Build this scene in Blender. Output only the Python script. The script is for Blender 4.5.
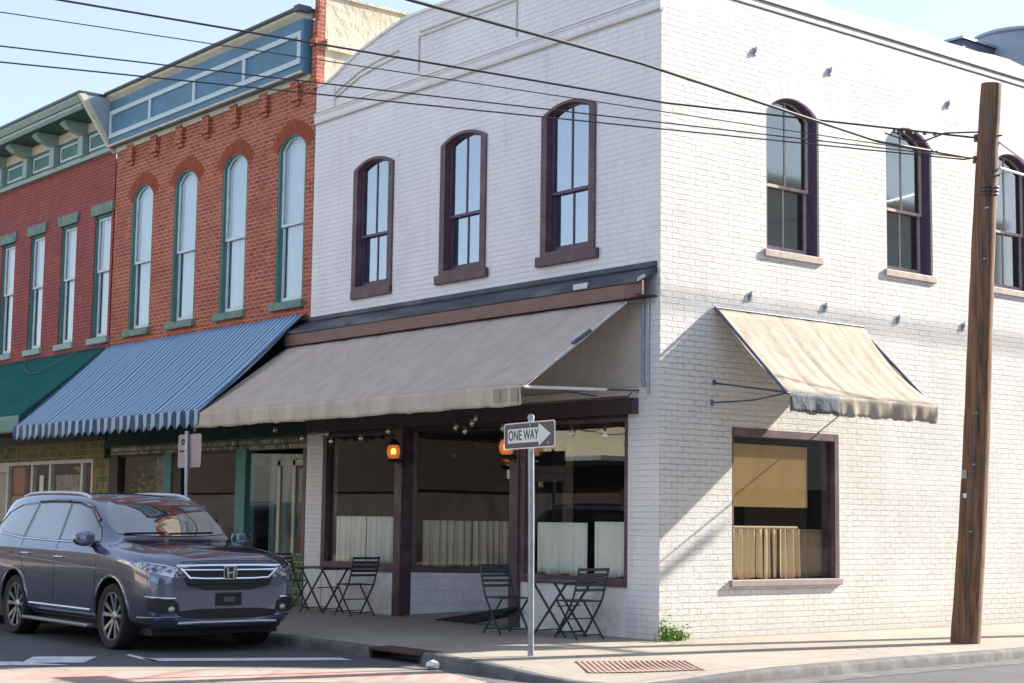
import bpy, bmesh, math, random
import numpy as np
from mathutils import Vector, Matrix
from mathutils.geometry import delaunay_2d_cdt, intersect_point_tri_2d
from mathutils.bvhtree import BVHTree
random.seed(7)
R = math.radians
for o in list(bpy.data.objects): bpy.data.objects.remove(o)
scn = bpy.context.scene
COL = scn.collection

# ------------------------------------------------------------------ camera
YAW, PIT, ROLL, FPX = 0.8954545, 0.1082846, 0.0138015, 1626.43
CAM = Vector((15.9109, -15.3276, 1.6))
_f = Vector((-math.sin(YAW)*math.cos(PIT), math.cos(YAW)*math.cos(PIT), math.sin(PIT)))
_r = Vector((math.cos(YAW), math.sin(YAW), 0)); _u = _r.cross(_f)
_c, _s = math.cos(ROLL), math.sin(ROLL)
CR = _c*_r + _s*_u; CU = -_s*_r + _c*_u; CF = _f
cd = bpy.data.cameras.new('camera'); cam = bpy.data.objects.new('camera', cd); COL.objects.link(cam)
cam.matrix_world = Matrix(((CR.x, CU.x, -CF.x, CAM.x), (CR.y, CU.y, -CF.y, CAM.y), (CR.z, CU.z, -CF.z, CAM.z), (0, 0, 0, 1)))
cd.sensor_width = 36; cd.lens = 36*FPX/1024; cd.clip_start = 0.1; cd.clip_end = 2000
scn.camera = cam

def at(px, py, ax, val):
    """world point on the plane coordinate[ax] == val measured at a photo pixel"""
    d = CF*FPX + CR*(px-512) - CU*(py-341.5)
    return CAM + d*((val-CAM[ax])/d[ax])

# ------------------------------------------------------------------ light
SUN = Vector((0.20, 0.98, 0.54)).normalized()           # direction towards the sun
elev = math.asin(SUN.z); azim = math.atan2(SUN.x, SUN.y)
w = bpy.data.worlds.new('World'); scn.world = w; w.use_nodes = True
nt = w.node_tree; bg = nt.nodes['Background']
sky = nt.nodes.new('ShaderNodeTexSky'); sky.sky_type = 'NISHITA'; sky.sun_disc = False
sky.sun_elevation = elev; sky.sun_rotation = azim
sky.air_density = 1.0; sky.dust_density = 0.8; sky.ozone_density = 2.2
hz = nt.nodes.new('ShaderNodeMixRGB'); hz.inputs[0].default_value = .5; hz.inputs[2].default_value = (2.5, 2.62, 2.95, 1)
nt.links.new(sky.outputs[0], hz.inputs[1]); nt.links.new(hz.outputs[0], bg.inputs[0]); bg.inputs[1].default_value = 0.115
ld = bpy.data.lights.new('sun', 'SUN'); ld.energy = 5.0; ld.angle = R(0.5); ld.color = (1, .92, .81)
sun = bpy.data.objects.new('sun', ld); COL.objects.link(sun)
sun.rotation_euler = (-SUN).to_track_quat('-Z', 'Y').to_euler(); sun.location = (0, 0, 30)
scn.view_settings.view_transform = 'Standard'; scn.view_settings.look = 'None'
scn.view_settings.gamma = 1; scn.view_settings.use_curve_mapping = False
scn.view_settings.exposure = 1.50
scn.render.engine = 'CYCLES'

# ------------------------------------------------------------------ node helpers
class NT:
    def __init__(s, name):
        s.m = bpy.data.materials.new(name); s.m.use_nodes = True
        s.t = s.m.node_tree; s.b = s.t.nodes['Principled BSDF']; s.out = s.t.nodes['Material Output']
    def n(s, kind, **kw):
        nd = s.t.nodes.new('ShaderNode'+kind)
        for k, v in kw.items():
            if k in nd.inputs.keys() if isinstance(k, str) else False: pass
            setattr(nd, k, v)
        return nd
    def l(s, a, b): s.t.links.new(a, b)
    def val(s, sock, v):
        if hasattr(v, 'is_output'): s.l(v, sock)
        else: sock.default_value = v
    def noise(s, scale, detail=4, vec=None, rough=.55):
        nd = s.n('TexNoise'); nd.inputs['Scale'].default_value = scale; nd.inputs['Detail'].default_value = detail
        nd.inputs['Roughness'].default_value = rough
        if vec is not None: s.l(vec, nd.inputs['Vector'])
        return nd.outputs['Fac']
    def ramp(s, fac, a, b, ca=(0, 0, 0, 1), cb=(1, 1, 1, 1)):
        nd = s.n('ValToRGB'); e = nd.color_ramp.elements
        e[0].position = a; e[1].position = b; e[0].color = ca; e[1].color = cb
        s.l(fac, nd.inputs[0]); return nd.outputs[0]
    def math(s, op, a, b=0.0, c=None):
        nd = s.n('Math'); nd.operation = op; s.val(nd.inputs[0], a); s.val(nd.inputs[1], b)
        if c is not None: s.val(nd.inputs[2], c)
        return nd.outputs[0]
    def mix(s, fac, a, b, mode='MIX'):
        nd = s.n('MixRGB'); nd.blend_type = mode; s.val(nd.inputs[0], fac)
        for i, v in ((1, a), (2, b)):
            if hasattr(v, 'is_output'): s.l(v, nd.inputs[i])
            else: nd.inputs[i].default_value = (*v[:3], 1)
        return nd.outputs[0]
    def obj(s):
        return s.n('TexCoord').outputs['Object']
    def bump(s, h, dist=.01, strength=1.0, prev=None):
        nd = s.n('Bump'); nd.inputs['Distance'].default_value = dist; nd.inputs['Strength'].default_value = strength
        s.l(h, nd.inputs['Height'])
        if prev is not None: s.l(prev, nd.inputs['Normal'])
        return nd.outputs[0]

def simple(name, col, rough=.6, metal=0.0, var=.12, scale=6, bump=.0, bscale=60, coat=0.0, spec=.5, dirt=None):
    m = NT(name); co = m.obj()
    a = tuple(max(0, c*(1-var)) for c in col); b = tuple(min(1, c*(1+var)) for c in col)
    n1 = m.noise(scale, 5, co); c = m.mix(m.ramp(n1, .3, .7), a, b)
    if dirt: 
        n2 = m.noise(scale*.35, 8, co, .7); c = m.mix(m.ramp(n2, .5, .75), c, dirt)
    m.l(c, m.b.inputs['Base Color'])
    m.b.inputs['Roughness'].default_value = rough; m.b.inputs['Metallic'].default_value = metal
    m.b.inputs['Coat Weight'].default_value = coat; m.b.inputs['Specular IOR Level'].default_value = spec
    if bump: m.l(m.bump(m.noise(bscale, 4, co), bump), m.b.inputs['Normal'])
    return m.m

def wallcoord(m, warp=.0, k=3.0):
    co = m.obj(); sp = m.n('SeparateXYZ'); m.l(co, sp.inputs[0])
    u = m.math('ADD', sp.outputs[0], sp.outputs[1]); v = sp.outputs[2]
    if warp:
        v = m.math('ADD', v, m.math('MULTIPLY', m.math('SUBTRACT', m.noise(k, 2, co), .5), warp))
        u = m.math('ADD', u, m.math('MULTIPLY', m.math('SUBTRACT', m.noise(k*1.3, 2, co), .5), warp*.6))
    cb = m.n('CombineXYZ'); m.val(cb.inputs[0], u); m.val(cb.inputs[1], v)
    return co, cb.outputs[0]

def brick_tex(m, vec, c1, c2, mortar, bw=.222, rh=.0815, ms=.008, smooth=.25, bias=0):
    t = m.n('TexBrick'); m.l(vec, t.inputs['Vector'])
    t.inputs['Color1'].default_value = (*c1, 1); t.inputs['Color2'].default_value = (*c2, 1); t.inputs['Mortar'].default_value = (*mortar, 1)
    t.inputs['Scale'].default_value = 1; t.inputs['Mortar Size'].default_value = ms; t.inputs['Mortar Smooth'].default_value = smooth
    t.inputs['Brick Width'].default_value = bw; t.inputs['Row Height'].default_value = rh; t.inputs['Bias'].default_value = bias
    return t

def painted_brick(name, base, line, linefac, bumpd, patch=.0, warp=.012, ms=.0062):
    m = NT(name); co, vec = wallcoord(m, warp, 5.5)
    t = brick_tex(m, vec, (.45, .45, .45), (.55, .55, .55), (0, 0, 0), ms=ms, smooth=.3)
    mask = t.outputs['Fac']                                   # 1 on mortar
    big = m.noise(.9, 5, co, .6); mid = m.noise(7, 4, co); fine = m.noise(38, 5, co)
    col = m.mix(m.ramp(big, .3, .7), tuple(c*.88 for c in base), base)
    col = m.mix(m.math('MULTIPLY', m.ramp(fine, .45, .8), .18), col, tuple(c*.72 for c in base))
    lm = m.math('MULTIPLY', mask, m.math('MULTIPLY', m.ramp(m.noise(9, 5, co, .7), .40, .60), m.ramp(m.noise(1.5, 5, co), .36, .58, (.22, .22, .22, 1)))); lm = m.math('MULTIPLY', lm, linefac)
    col = m.mix(lm, col, line)
    if patch:
        pn = m.ramp(m.noise(1.1, 9, co, .72), .63, .73); pn = m.math('MULTIPLY', pn, m.ramp(m.noise(16, 3, co), .35, .65))
        col = m.mix(m.math('MULTIPLY', pn, patch), col, (.40, .25, .20))
        sn = m.ramp(m.noise(.7, 10, co, .75), .52, .72)
        col = m.mix(m.math('MULTIPLY', sn, .3), col, (.50, .47, .42))
    chip = m.math('MULTIPLY', m.ramp(m.noise(19, 3, co, .6), .68, .73), m.ramp(m.noise(1.9, 4, co), .45, .6))
    col = m.mix(m.math('MULTIPLY', chip, .55), col, (.30, .22, .18))
    mp = m.n('Mapping'); m.l(co, mp.inputs['Vector']); mp.inputs['Scale'].default_value = (5, 5, .45)
    dr = m.ramp(m.noise(1.0, 7, mp.outputs[0], .7), .54, .74)
    col = m.mix(m.math('MULTIPLY', dr, .28), col, (.44, .42, .40))
    # grime close to the pavement
    sp = m.n('SeparateXYZ'); m.l(co, sp.inputs[0])
    g = m.ramp(m.math('ADD', sp.outputs[2], m.math('MULTIPLY', mid, .3)), .08, .62, (1, 1, 1, 1), (0, 0, 0, 1))
    col = m.mix(m.math('MULTIPLY', g, .3), col, (.33, .30, .26))
    m.l(col, m.b.inputs['Base Color']); m.b.inputs['Roughness'].default_value = .62; m.b.inputs['Specular IOR Level'].default_value = .3
    h = m.math('ADD', m.math('MULTIPLY', mask, -1.0), m.math('MULTIPLY', fine, .55))
    h = m.math('ADD', h, m.math('MULTIPLY', t.outputs['Color'], .9)); h = m.math('ADD', h, m.math('MULTIPLY', mid, .5))
    m.l(m.bump(h, bumpd), m.b.inputs['Normal'])
    return m.m

def raw_brick(name, c1, c2, mortar, bumpd=.006, ms=.009, bw=.222, rh=.0815):
    m = NT(name); co, vec = wallcoord(m, .006)
    t = brick_tex(m, vec, c1, c2, mortar, ms=ms, bw=bw, rh=rh)
    big = m.noise(1.3, 6, co, .65); fine = m.noise(30, 4, co)
    col = m.mix(m.math('MULTIPLY', m.ramp(big, .45, .72), .45), t.outputs['Color'], tuple(c*.55 for c in c1))
    col = m.mix(m.math('MULTIPLY', m.ramp(m.noise(2.7, 8, co, .7), .60, .78), .35), col, (.62, .50, .44))
    col = m.mix(m.math('MULTIPLY', m.ramp(fine, .4, .8), .25), col, tuple(c*1.5 for c in c2))
    m.l(col, m.b.inputs['Base Color']); m.b.inputs['Roughness'].default_value = .85
    h = m.math('ADD', m.math('MULTIPLY', t.outputs['Fac'], -1.0), m.math('MULTIPLY', fine, .5))
    m.l(m.bump(h, bumpd), m.b.inputs['Normal']); return m.m

def striped(name, ca, cb, pitch, duty=.5, third=None):
    m = NT(name); co = m.obj(); sp = m.n('SeparateXYZ'); m.l(co, sp.inputs[0])
    x = m.math('DIVIDE', sp.outputs[0], pitch); fr = m.math('FRACT', x)
    s1 = m.math('LESS_THAN', fr, duty); col = m.mix(s1, ca, cb)
    if third:
        s2 = m.math('MULTIPLY', m.math('GREATER_THAN', fr, duty+.16), m.math('LESS_THAN', fr, duty+.27)); col = m.mix(s2, col, third)
    col = m.mix(m.math('MULTIPLY', m.ramp(m.noise(1.2, 5, co), .4, .75), .3), col, tuple(c*.7 for c in cb))
    m.l(col, m.b.inputs['Base Color']); m.b.inputs['Roughness'].default_value = .75
    m.l(m.bump(m.noise(5, 3, co), .03), m.b.inputs['Normal']); return m.m

def fabric(name, col, dirt, trans=.25, bump=.02, seam=None):
    m = NT(name); co = m.obj()
    mp = m.n('Mapping'); m.l(co, mp.inputs['Vector']); mp.inputs['Scale'].default_value = (1.6, 1.6, .35)
    n1 = m.noise(2.2, 8, mp.outputs[0], .7); n2 = m.noise(.8, 3, co); n3 = m.noise(9, 5, co)
    c = m.mix(m.math('MULTIPLY', m.ramp(n1, .42, .72), .7), col, dirt)
    c = m.mix(m.math('MULTIPLY', m.ramp(n2, .4, .7), .35), c, tuple(x*.8 for x in col))
    if seam:
        sx = m.n('SeparateXYZ'); m.l(co, sx.inputs[0]); fr_ = m.math('FRACT', m.math('DIVIDE', m.math('ADD', sx.outputs[seam[0]], 40.0), seam[1]))
        c = m.mix(m.math('MULTIPLY', m.math('LESS_THAN', fr_, .022/seam[1]), .45), c, tuple(x*.5 for x in col))
    m.l(c, m.b.inputs['Base Color']); m.b.inputs['Roughness'].default_value = .9; m.b.inputs['Specular IOR Level'].default_value = .15
    nm = m.bump(m.math('ADD', m.math('MULTIPLY', n3, .5), m.noise(3, 3, co)), bump); m.l(nm, m.b.inputs['Normal'])
    tr = m.n('BsdfTranslucent'); m.l(c, tr.inputs['Color']); mx = m.n('MixShader'); mx.inputs[0].default_value = trans
    m.l(m.b.outputs[0], mx.inputs[1]); m.l(tr.outputs[0], mx.inputs[2]); m.l(mx.outputs[0], m.out.inputs['Surface'])
    return m.m

def glass(name, tint=(.8, .85, .85), base=.12, rough=.02, wav=.0):
    m = NT(name); m.t.nodes.remove(m.b)
    tr = m.n('BsdfTransparent'); tr.inputs[0].default_value = (*tint, 1)
    gl = m.n('BsdfGlossy'); gl.inputs['Roughness'].default_value = rough; gl.inputs['Color'].default_value = (1, 1, 1, 1)
    if wav:
        b = m.bump(m.noise(1.3, 2, m.obj()), wav); m.l(b, gl.inputs['Normal'])
    lw = m.n('LayerWeight'); lw.inputs[0].default_value = .5
    f = m.math('MINIMUM', m.math('ADD', m.math('MULTIPLY', m.math('POWER', lw.outputs['Facing'], 5.0), .9), base+.035), .9)
    mx = m.n('MixShader'); m.l(f, mx.inputs[0]); m.l(tr.outputs[0], mx.inputs[1]); m.l(gl.outputs[0], mx.inputs[2])
    m.l(mx.outputs[0], m.out.inputs['Surface']); return m.m

def emis(name, col, st):
    m = NT(name); m.b.inputs['Base Color'].default_value = (*col, 1); m.b.inputs['Emission Color'].default_value = (*col, 1)
    m.b.inputs['Emission Strength'].default_value = st; return m.m

# ------------------------------------------------------------------ materials
M = {}
M['side'] = painted_brick('painted_brick_side', (.735, .725, .70), (.17, .15, .135), .62, .013, 1.0, .034, .0075)
M['front'] = painted_brick('painted_brick_front', (.86, .86, .90), (.56, .55, .60), .20, .0045, .12, .016, .005)
M['trimwhite'] = simple('white_trim', (.80, .80, .80), .6, var=.05, bump=.003, dirt=(.5, .47, .42))
M['creamline'] = simple('cream_line', (.50, .45, .40), .7, var=.15)
M['darkline'] = simple('dark_shade_line', (.16, .14, .13), .8, var=.3)
M['knee'] = raw_brick('white_block', (.76, .77, .79), (.80, .80, .81), (.62, .60, .60), .003, .006, .42, .21)
M['purple'] = simple('plum_paint', (.095, .05, .066), .5, var=.15, bump=.002, dirt=(.20, .14, .14))
M['purple2'] = simple('violet_paint', (.085, .052, .115), .45, var=.12, bump=.002)
M['mauve'] = simple('mauve_board', (.19, .105, .095), .55, var=.12, bump=.002, dirt=(.14, .09, .09))
M['darkwood'] = simple('dark_painted_wood', (.035, .028, .032), .5)
M['stone'] = simple('sill_stone', (.52, .44, .38), .75, var=.15, bump=.006, scale=14, dirt=(.30, .25, .22))
M['tar'] = simple('tar_flashing', (.035, .05, .075), .5, var=.35, scale=3, bump=.012, bscale=20, dirt=(.2, .21, .22))
M['red'] = raw_brick('red_brick', (.30, .055, .028), (.46, .115, .058), (.50, .36, .29), .006, .0095)
M['red2'] = raw_brick('deep_red_brick', (.25, .042, .042), (.32, .068, .062), (.32, .17, .16), .005, .009)
M['redarch'] = simple('red_arch_brick', (.32, .070, .034), .85, var=.3, scale=20, bump=.006)
M['whitearch'] = simple('white_arch_brick', (.735, .725, .70), .7, var=.08, scale=20, bump=.006)
M['cream_plaster'] = simple('cream_plaster', (.66, .57, .42), .85, var=.15, scale=2, bump=.02, bscale=9, dirt=(.42, .33, .25))
M['blue_panel'] = simple('blue_cornice', (.07, .185, .30), .5, var=.12, scale=2, bump=.002)
M['pale_trim'] = simple('pale_blue_trim', (.50, .62, .68), .5, var=.06)
M['cream_trim'] = simple('cream_trim', (.60, .58, .47), .6, var=.12)
M['green_trim'] = simple('green_trim', (.065, .185, .18), .55, var=.15)
M['green_pale'] = simple('pale_green_trim', (.30, .43, .40), .6, var=.1)
M['green_stone'] = simple('green_stone', (.15, .25, .22), .75, var=.25, scale=9, bump=.006, dirt=(.33, .32, .26))
M['gutter'] = simple('dark_gutter', (.07, .075, .09), .4, metal=.4)
M['greyplate'] = simple('grey_sheet', (.34, .41, .48), .5, var=.1)
M['teal'] = simple('teal_paint', (.06, .22, .21), .5, var=.15)
M['window_white'] = simple('window_white', (.62, .72, .78), .5)
M['curtain_up'] = fabric('upper_curtain', (.80, .84, .86), (.62, .68, .72), .15, .01)
M['curtain_grey'] = fabric('grey_curtain', (.30, .34, .37), (.20, .22, .25), .1, .01)
M['glass_up'] = glass('upper_glass', (.92, .96, .98), .10, .03)
M['glass_mirror'] = glass('sky_glass', (.66, .74, .82), .30, .01)
M['glass_shop'] = glass('shop_glass', (.97, .98, .97), .0, .01)
M['glass_side'] = glass('old_glass', (.7, .76, .72), .14, .05)
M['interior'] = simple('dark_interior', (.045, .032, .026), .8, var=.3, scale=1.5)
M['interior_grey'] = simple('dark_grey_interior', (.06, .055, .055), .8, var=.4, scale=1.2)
M['interior_brick'] = raw_brick('inner_brick', (.16, .09, .06), (.22, .13, .085), (.20, .15, .12))
M['awn_beige'] = fabric('beige_canvas', (.68, .59, .53), (.50, .42, .36), .22, .03, (0, .99))
M['awn_val'] = fabric('beige_valance', (.74, .66, .58), (.46, .37, .30), .22, .04)
M['awn_side'] = fabric('cream_canvas', (.52, .46, .385), (.34, .285, .225), .22, .02, (1, .64))
M['awn_blue'] = striped('blue_stripe_canvas', (.025, .10, .26), (.31, .49, .68), .165, .58)
M['awn_blue_val'] = striped('blue_stripe_valance', (.02, .06, .16), (.36, .49, .60), .326, .42)
M['awn_green'] = fabric('green_canvas', (.015, .145, .14), (.035, .19, .18), .2, .03)
M['awn_green_val'] = fabric('pale_green_valance', (.22, .40, .38), (.30, .42, .38), .2, .02)
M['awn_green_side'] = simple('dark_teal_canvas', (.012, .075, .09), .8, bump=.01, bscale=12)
M['galv'] = simple('galvanised', (.33, .37, .42), .38, metal=.75, var=.2)
M['pipe_white'] = simple('white_pipe', (.62, .62, .60), .5, var=.15)
M['iron'] = simple('blue_grey_iron', (.09, .12, .17), .5, metal=.4, var=.3)
M['tile'] = raw_brick('green_tile', (.028, .10, .045), (.10, .17, .07), (.42, .42, .32), .003, .008, .155, .155)
M['tile2'] = raw_brick('mixed_tile', (.04, .12, .045), (.30, .20, .11), (.34, .30, .20), .003, .008, .15, .15)
M['tiledark'] = raw_brick('dark_green_lattice', (.012, .035, .028), (.02, .05, .038), (.035, .085, .065), .003, .01, .16, .16)
M['prism'] = raw_brick('prism_glass', (.55, .56, .46), (.12, .16, .12), (.06, .07, .05), .004, .014, .12, .10)
M['woodpanel'] = simple('orange_wood', (.30, .12, .035), .5, var=.3, scale=2)
M['concrete'] = None; M['asphalt'] = None
M['black'] = simple('black_plastic', (.012, .013, .016), .45)
M['blackgloss'] = simple('black_gloss', (.01, .011, .014), .12, coat=.5)
M['chrome'] = simple('chrome', (.75, .77, .80), .14, metal=1, var=.03)
M['silver'] = simple('silver_paint', (.42, .44, .47), .3, metal=.8, var=.05)
M['rubber'] = simple('rubber', (.018, .018, .02), .8, bump=.002)
M['furn'] = simple('slate_furniture_paint', (.030, .040, .058), .45, var=.25, scale=15)
M['alu'] = simple('old_aluminium', (.42, .44, .38), .45, metal=.4)
M['lamp_on'] = emis('lantern_glow', (1.0, .33, .04), 1.6)
M['bulb'] = glass('bulb_glass', (.9, .88, .82), .25, .03)
M['sign_white'] = simple('sign_white', (.74, .76, .78), .4, var=.05, scale=12)
M['sign_black'] = simple('sign_faded_black', (.075, .075, .085), .45, var=.15, scale=8)
M['leaf'] = simple('leaf', (.16, .30, .04), .6, var=.5, scale=30)
M['leaf2'] = simple('yellow_leaf', (.22, .26, .04), .6, var=.5, scale=30)
M['paper'] = simple('white_paper', (.8, .82, .85), .8, bump=.01)
M['rust'] = simple('rusty_iron', (.055, .028, .026), .7, var=.4, scale=10, bump=.006)

def concrete():
    m = NT('pavement_concrete'); co = m.obj(); sp = m.n('SeparateXYZ'); m.l(co, sp.inputs[0])
    big = m.noise(.35, 7, co, .65); fine = m.noise(55, 5, co); mid = m.noise(3, 7, co, .7)
    c = m.mix(m.ramp(big, .35, .65), (.28, .245, .205), (.37, .33, .275))
    c = m.mix(m.math('MULTIPLY', m.ramp(mid, .46, .75), .55), c, (.22, .19, .16))
    wv = m.n('VectorMath'); wv.operation = 'ADD'; m.l(co, wv.inputs[0]); nz = m.n('TexNoise'); nz.inputs['Scale'].default_value = 1.4; m.l(co, nz.inputs['Vector']); m.l(nz.outputs['Color'], wv.inputs[1])
    vo = m.n('TexVoronoi'); vo.feature = 'DISTANCE_TO_EDGE'; vo.inputs['Scale'].default_value = .38; m.l(wv.outputs[0], vo.inputs['Vector'])
    c = m.mix(m.math('MULTIPLY', m.math('LESS_THAN', vo.outputs['Distance'], .004), .6), c, (.12, .10, .09))
    v2 = m.n('TexVoronoi'); v2.inputs['Scale'].default_value = 3.2; m.l(co, v2.inputs['Vector'])
    c = m.mix(m.math('MULTIPLY', m.math('LESS_THAN', v2.outputs['Distance'], .09), .45), c, (.13, .12, .11))
    c = m.mix(m.math('MULTIPLY', m.ramp(fine, .45, .75), .25), c, (.24, .215, .19))
    def joint(v, p):
        f = m.math('FRACT', m.math('DIVIDE', v, p)); return m.math('LESS_THAN', f, .022/p)
    j = m.math('MAXIMUM', joint(sp.outputs[0], 1.62), joint(sp.outputs[1], 1.95))
    c = m.mix(m.math('MULTIPLY', j, .75), c, (.16, .14, .12))
    m.l(c, m.b.inputs['Base Color']); m.b.inputs['Roughness'].default_value = .85
    m.l(m.bump(m.math('SUBTRACT', m.math('ADD', fine, mid), j), .004), m.b.inputs['Normal']); return m.m
def asphalt():
    m = NT('asphalt'); co = m.obj()
    fine = m.noise(90, 4, co); big = m.noise(.5, 8, co, .7); mid = m.noise(4, 6, co)
    c = m.mix(m.ramp(big, .35, .68), (.055, .057, .066), (.095, .097, .108))
    c = m.mix(m.math('MULTIPLY', m.ramp(fine, .5, .75), .5), c, (.18, .18, .19))
    c = m.mix(m.math('MULTIPLY', m.ramp(mid, .6, .7), .3), c, (.06, .06, .065))
    m.l(c, m.b.inputs['Base Color']); m.b.inputs['Roughness'].default_value = .8
    m.l(m.bump(fine, .006), m.b.inputs['Normal']); return m.m
M['concrete'] = concrete(); M['asphalt'] = asphalt()
M['kerb'] = simple('kerb_concrete', (.105, .105, .112), .85, var=.3, scale=5, bump=.006, dirt=(.22, .20, .18))  # base tone darkened to stand in for shade lying on the kerb
M['roadpaint'] = simple('worn_road_paint', (.62, .64, .66), .7, var=.15, scale=9, dirt=(.32, .33, .34))
M['paver'] = raw_brick('pink_paver', (.36, .20, .17), (.46, .30, .26), (.42, .34, .30), .004, .008, .2, .1)
def wood():
    m = NT('pole_wood'); co = m.obj(); mp = m.n('Mapping'); m.l(co, mp.inputs['Vector']); mp.inputs['Scale'].default_value = (9, 9, .35)
    n = m.noise(2.6, 8, mp.outputs[0], .7); n2 = m.noise(1.2, 6, co)
    c = m.mix(m.ramp(n, .36, .66), (.055, .034, .028), (.34, .17, .085)); c = m.mix(m.math('MULTIPLY', m.ramp(n2, .5, .7), .5), c, (.14, .10, .09))
    m.l(c, m.b.inputs['Base Color']); m.b.inputs['Roughness'].default_value = .8
    m.l(m.bump(n, .02), m.b.inputs['Normal']); return m.m
M['pole'] = wood()

# ------------------------------------------------------------------ mesh helpers
def wloc(o):
    v = Vector((0, 0, 0))
    while o is not None: v += o.location; o = o.parent
    return v
class MB:
    def __init__(s): s.v = []; s.f = []
    def add(s, vs, fs):
        k = len(s.v); s.v += [Vector(p) for p in vs]; s.f += [tuple(i+k for i in f) for f in fs]; return s
    def box(s, x0, x1, y0, y1, z0, z1):
        x0, x1 = sorted((x0, x1)); y0, y1 = sorted((y0, y1)); z0, z1 = sorted((z0, z1))
        return s.add([(x0,y0,z0),(x1,y0,z0),(x1,y1,z0),(x0,y1,z0),(x0,y0,z1),(x1,y0,z1),(x1,y1,z1),(x0,y1,z1)],
                     [(0,3,2,1),(4,5,6,7),(0,1,5,4),(1,2,6,5),(2,3,7,6),(3,0,4,7)])
    def mbox(s, mp, u0, u1, w0, w1, z0, z1):
        t = MB().box(u0, u1, w0, w1, z0, z1); return s.add([mp(*p) for p in t.v], t.f)
    def obox(s, p0, p1, wd, ht, up=Vector((0, 0, 1))):
        """oriented bar from p0 to p1"""
        p0 = Vector(p0); p1 = Vector(p1); d = (p1-p0).normalized(); sd = d.cross(up)
        if sd.length < 1e-4: sd = d.cross(Vector((1, 0, 0)))
        sd.normalize(); u2 = sd.cross(d)
        vs = [p+sd*a*wd/2+u2*b*ht/2 for p in (p0, p1) for a, b in ((-1,-1),(1,-1),(1,1),(-1,1))]
        return s.add(vs, [(0,1,2,3),(7,6,5,4),(0,4,5,1),(1,5,6,2),(2,6,7,3),(3,7,4,0)])
    def prism(s, pts, vec):
        n = len(pts); vec = Vector(vec); pts = [Vector(p) for p in pts]
        return s.add(pts+[p+vec for p in pts], [tuple(range(n))[::-1], tuple(range(n, 2*n))]+[(i, (i+1) % n, n+(i+1) % n, n+i) for i in range(n)])
    def tube(s, path, r, n=8, caps=True):
        path = [Vector(p) for p in path]; rs = r if isinstance(r, (list, tuple)) else [r]*len(path)
        k = len(s.v); ref = None
        for i, p in enumerate(path):
            d = (path[min(i+1, len(path)-1)]-path[max(i-1, 0)]).normalized()
            if ref is None: ref = Vector((0, 0, 1)) if abs(d.z) < .9 else Vector((1, 0, 0))
            a = d.cross(ref); a.normalize(); b = a.cross(d); ref = b
            for j in range(n):
                t = 2*math.pi*j/n; s.v.append(p+(a*math.cos(t)+b*math.sin(t))*rs[i])
        for i in range(len(path)-1):
            for j in range(n):
                s.f.append((k+i*n+j, k+i*n+(j+1) % n, k+(i+1)*n+(j+1) % n, k+(i+1)*n+j))
        if caps:
            s.f.append(tuple(k+j for j in range(n))); s.f.append(tuple(k+(len(path)-1)*n+j for j in range(n))[::-1])
        return s
    def lathe(s, prof, c, axis='z', n=24):
        """prof list of (r, h)"""
        k = len(s.v); c = Vector(c)
        for r, h in prof:
            for j in range(n):
                t = 2*math.pi*j/n; a, b = r*math.cos(t), r*math.sin(t)
                s.v.append(c+(Vector((a, b, h)) if axis == 'z' else Vector((a, h, b))))
        for i in range(len(prof)-1):
            for j in range(n): s.f.append((k+i*n+j, k+i*n+(j+1) % n, k+(i+1)*n+(j+1) % n, k+(i+1)*n+j))
        return s
    def xf(s, mat): s.v = [mat @ p for p in s.v]; return s
    def build(s, name, mat, parent=None, smooth=False, bevel=0, world=True, recalc=True):
        me = bpy.data.meshes.new(name); off = wloc(parent) if (parent is not None and world) else Vector((0, 0, 0))
        me.from_pydata([p-off for p in s.v], [], s.f)
        if recalc:
            bm = bmesh.new(); bm.from_mesh(me); bmesh.ops.recalc_face_normals(bm, faces=bm.faces); bm.to_mesh(me); bm.free()
        me.materials.append(mat)
        o = bpy.data.objects.new(name, me); COL.objects.link(o)
        if parent is not None: o.parent = parent
        if smooth:
            me.polygons.foreach_set('use_smooth', [True]*len(me.polygons))
            me.set_sharp_from_angle(angle=R(38))
        if bevel:
            b = o.modifiers.new('bevel', 'BEVEL'); b.width = bevel; b.segments = 2; b.limit_method = 'ANGLE'; b.angle_limit = R(40)
        return o

def tag(o, label=None, cat=None, group=None, kind=None):
    if label: o['label'] = label
    if cat: o['category'] = cat
    if group: o['group'] = group
    if kind: o['kind'] = kind
    return o
def empty(name, loc, label, cat, group=None, rz=0):
    o = bpy.data.objects.new(name, None); COL.objects.link(o); o.location = loc; o.rotation_euler = (0, 0, rz)
    o.empty_display_size = .2
    return tag(o, label, cat, group)
def root_to(mb_list, *a): pass

FR = lambda u, w, z: Vector((u, w, z))            # front facades: w goes into the wall (+Y)
SD = lambda u, w, z: Vector((-w, u, z))           # side wall: w goes into the wall (-X)

def arch(u0, u1, z0, zs, rise, n=12):
    pts = [(u0, z0), (u1, z0), (u1, zs)]
    if rise > 0:
        W = (u1-u0)/2; rad = (W*W+rise*rise)/(2*rise); cz = zs+rise-rad; cu = (u0+u1)/2; a0 = math.asin(W/rad)
        for i in range(1, n): a = a0-2*a0*i/n; pts.append((cu+rad*math.sin(a), cz+rad*math.cos(a)))
    pts.append((u0, zs)); return pts

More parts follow.
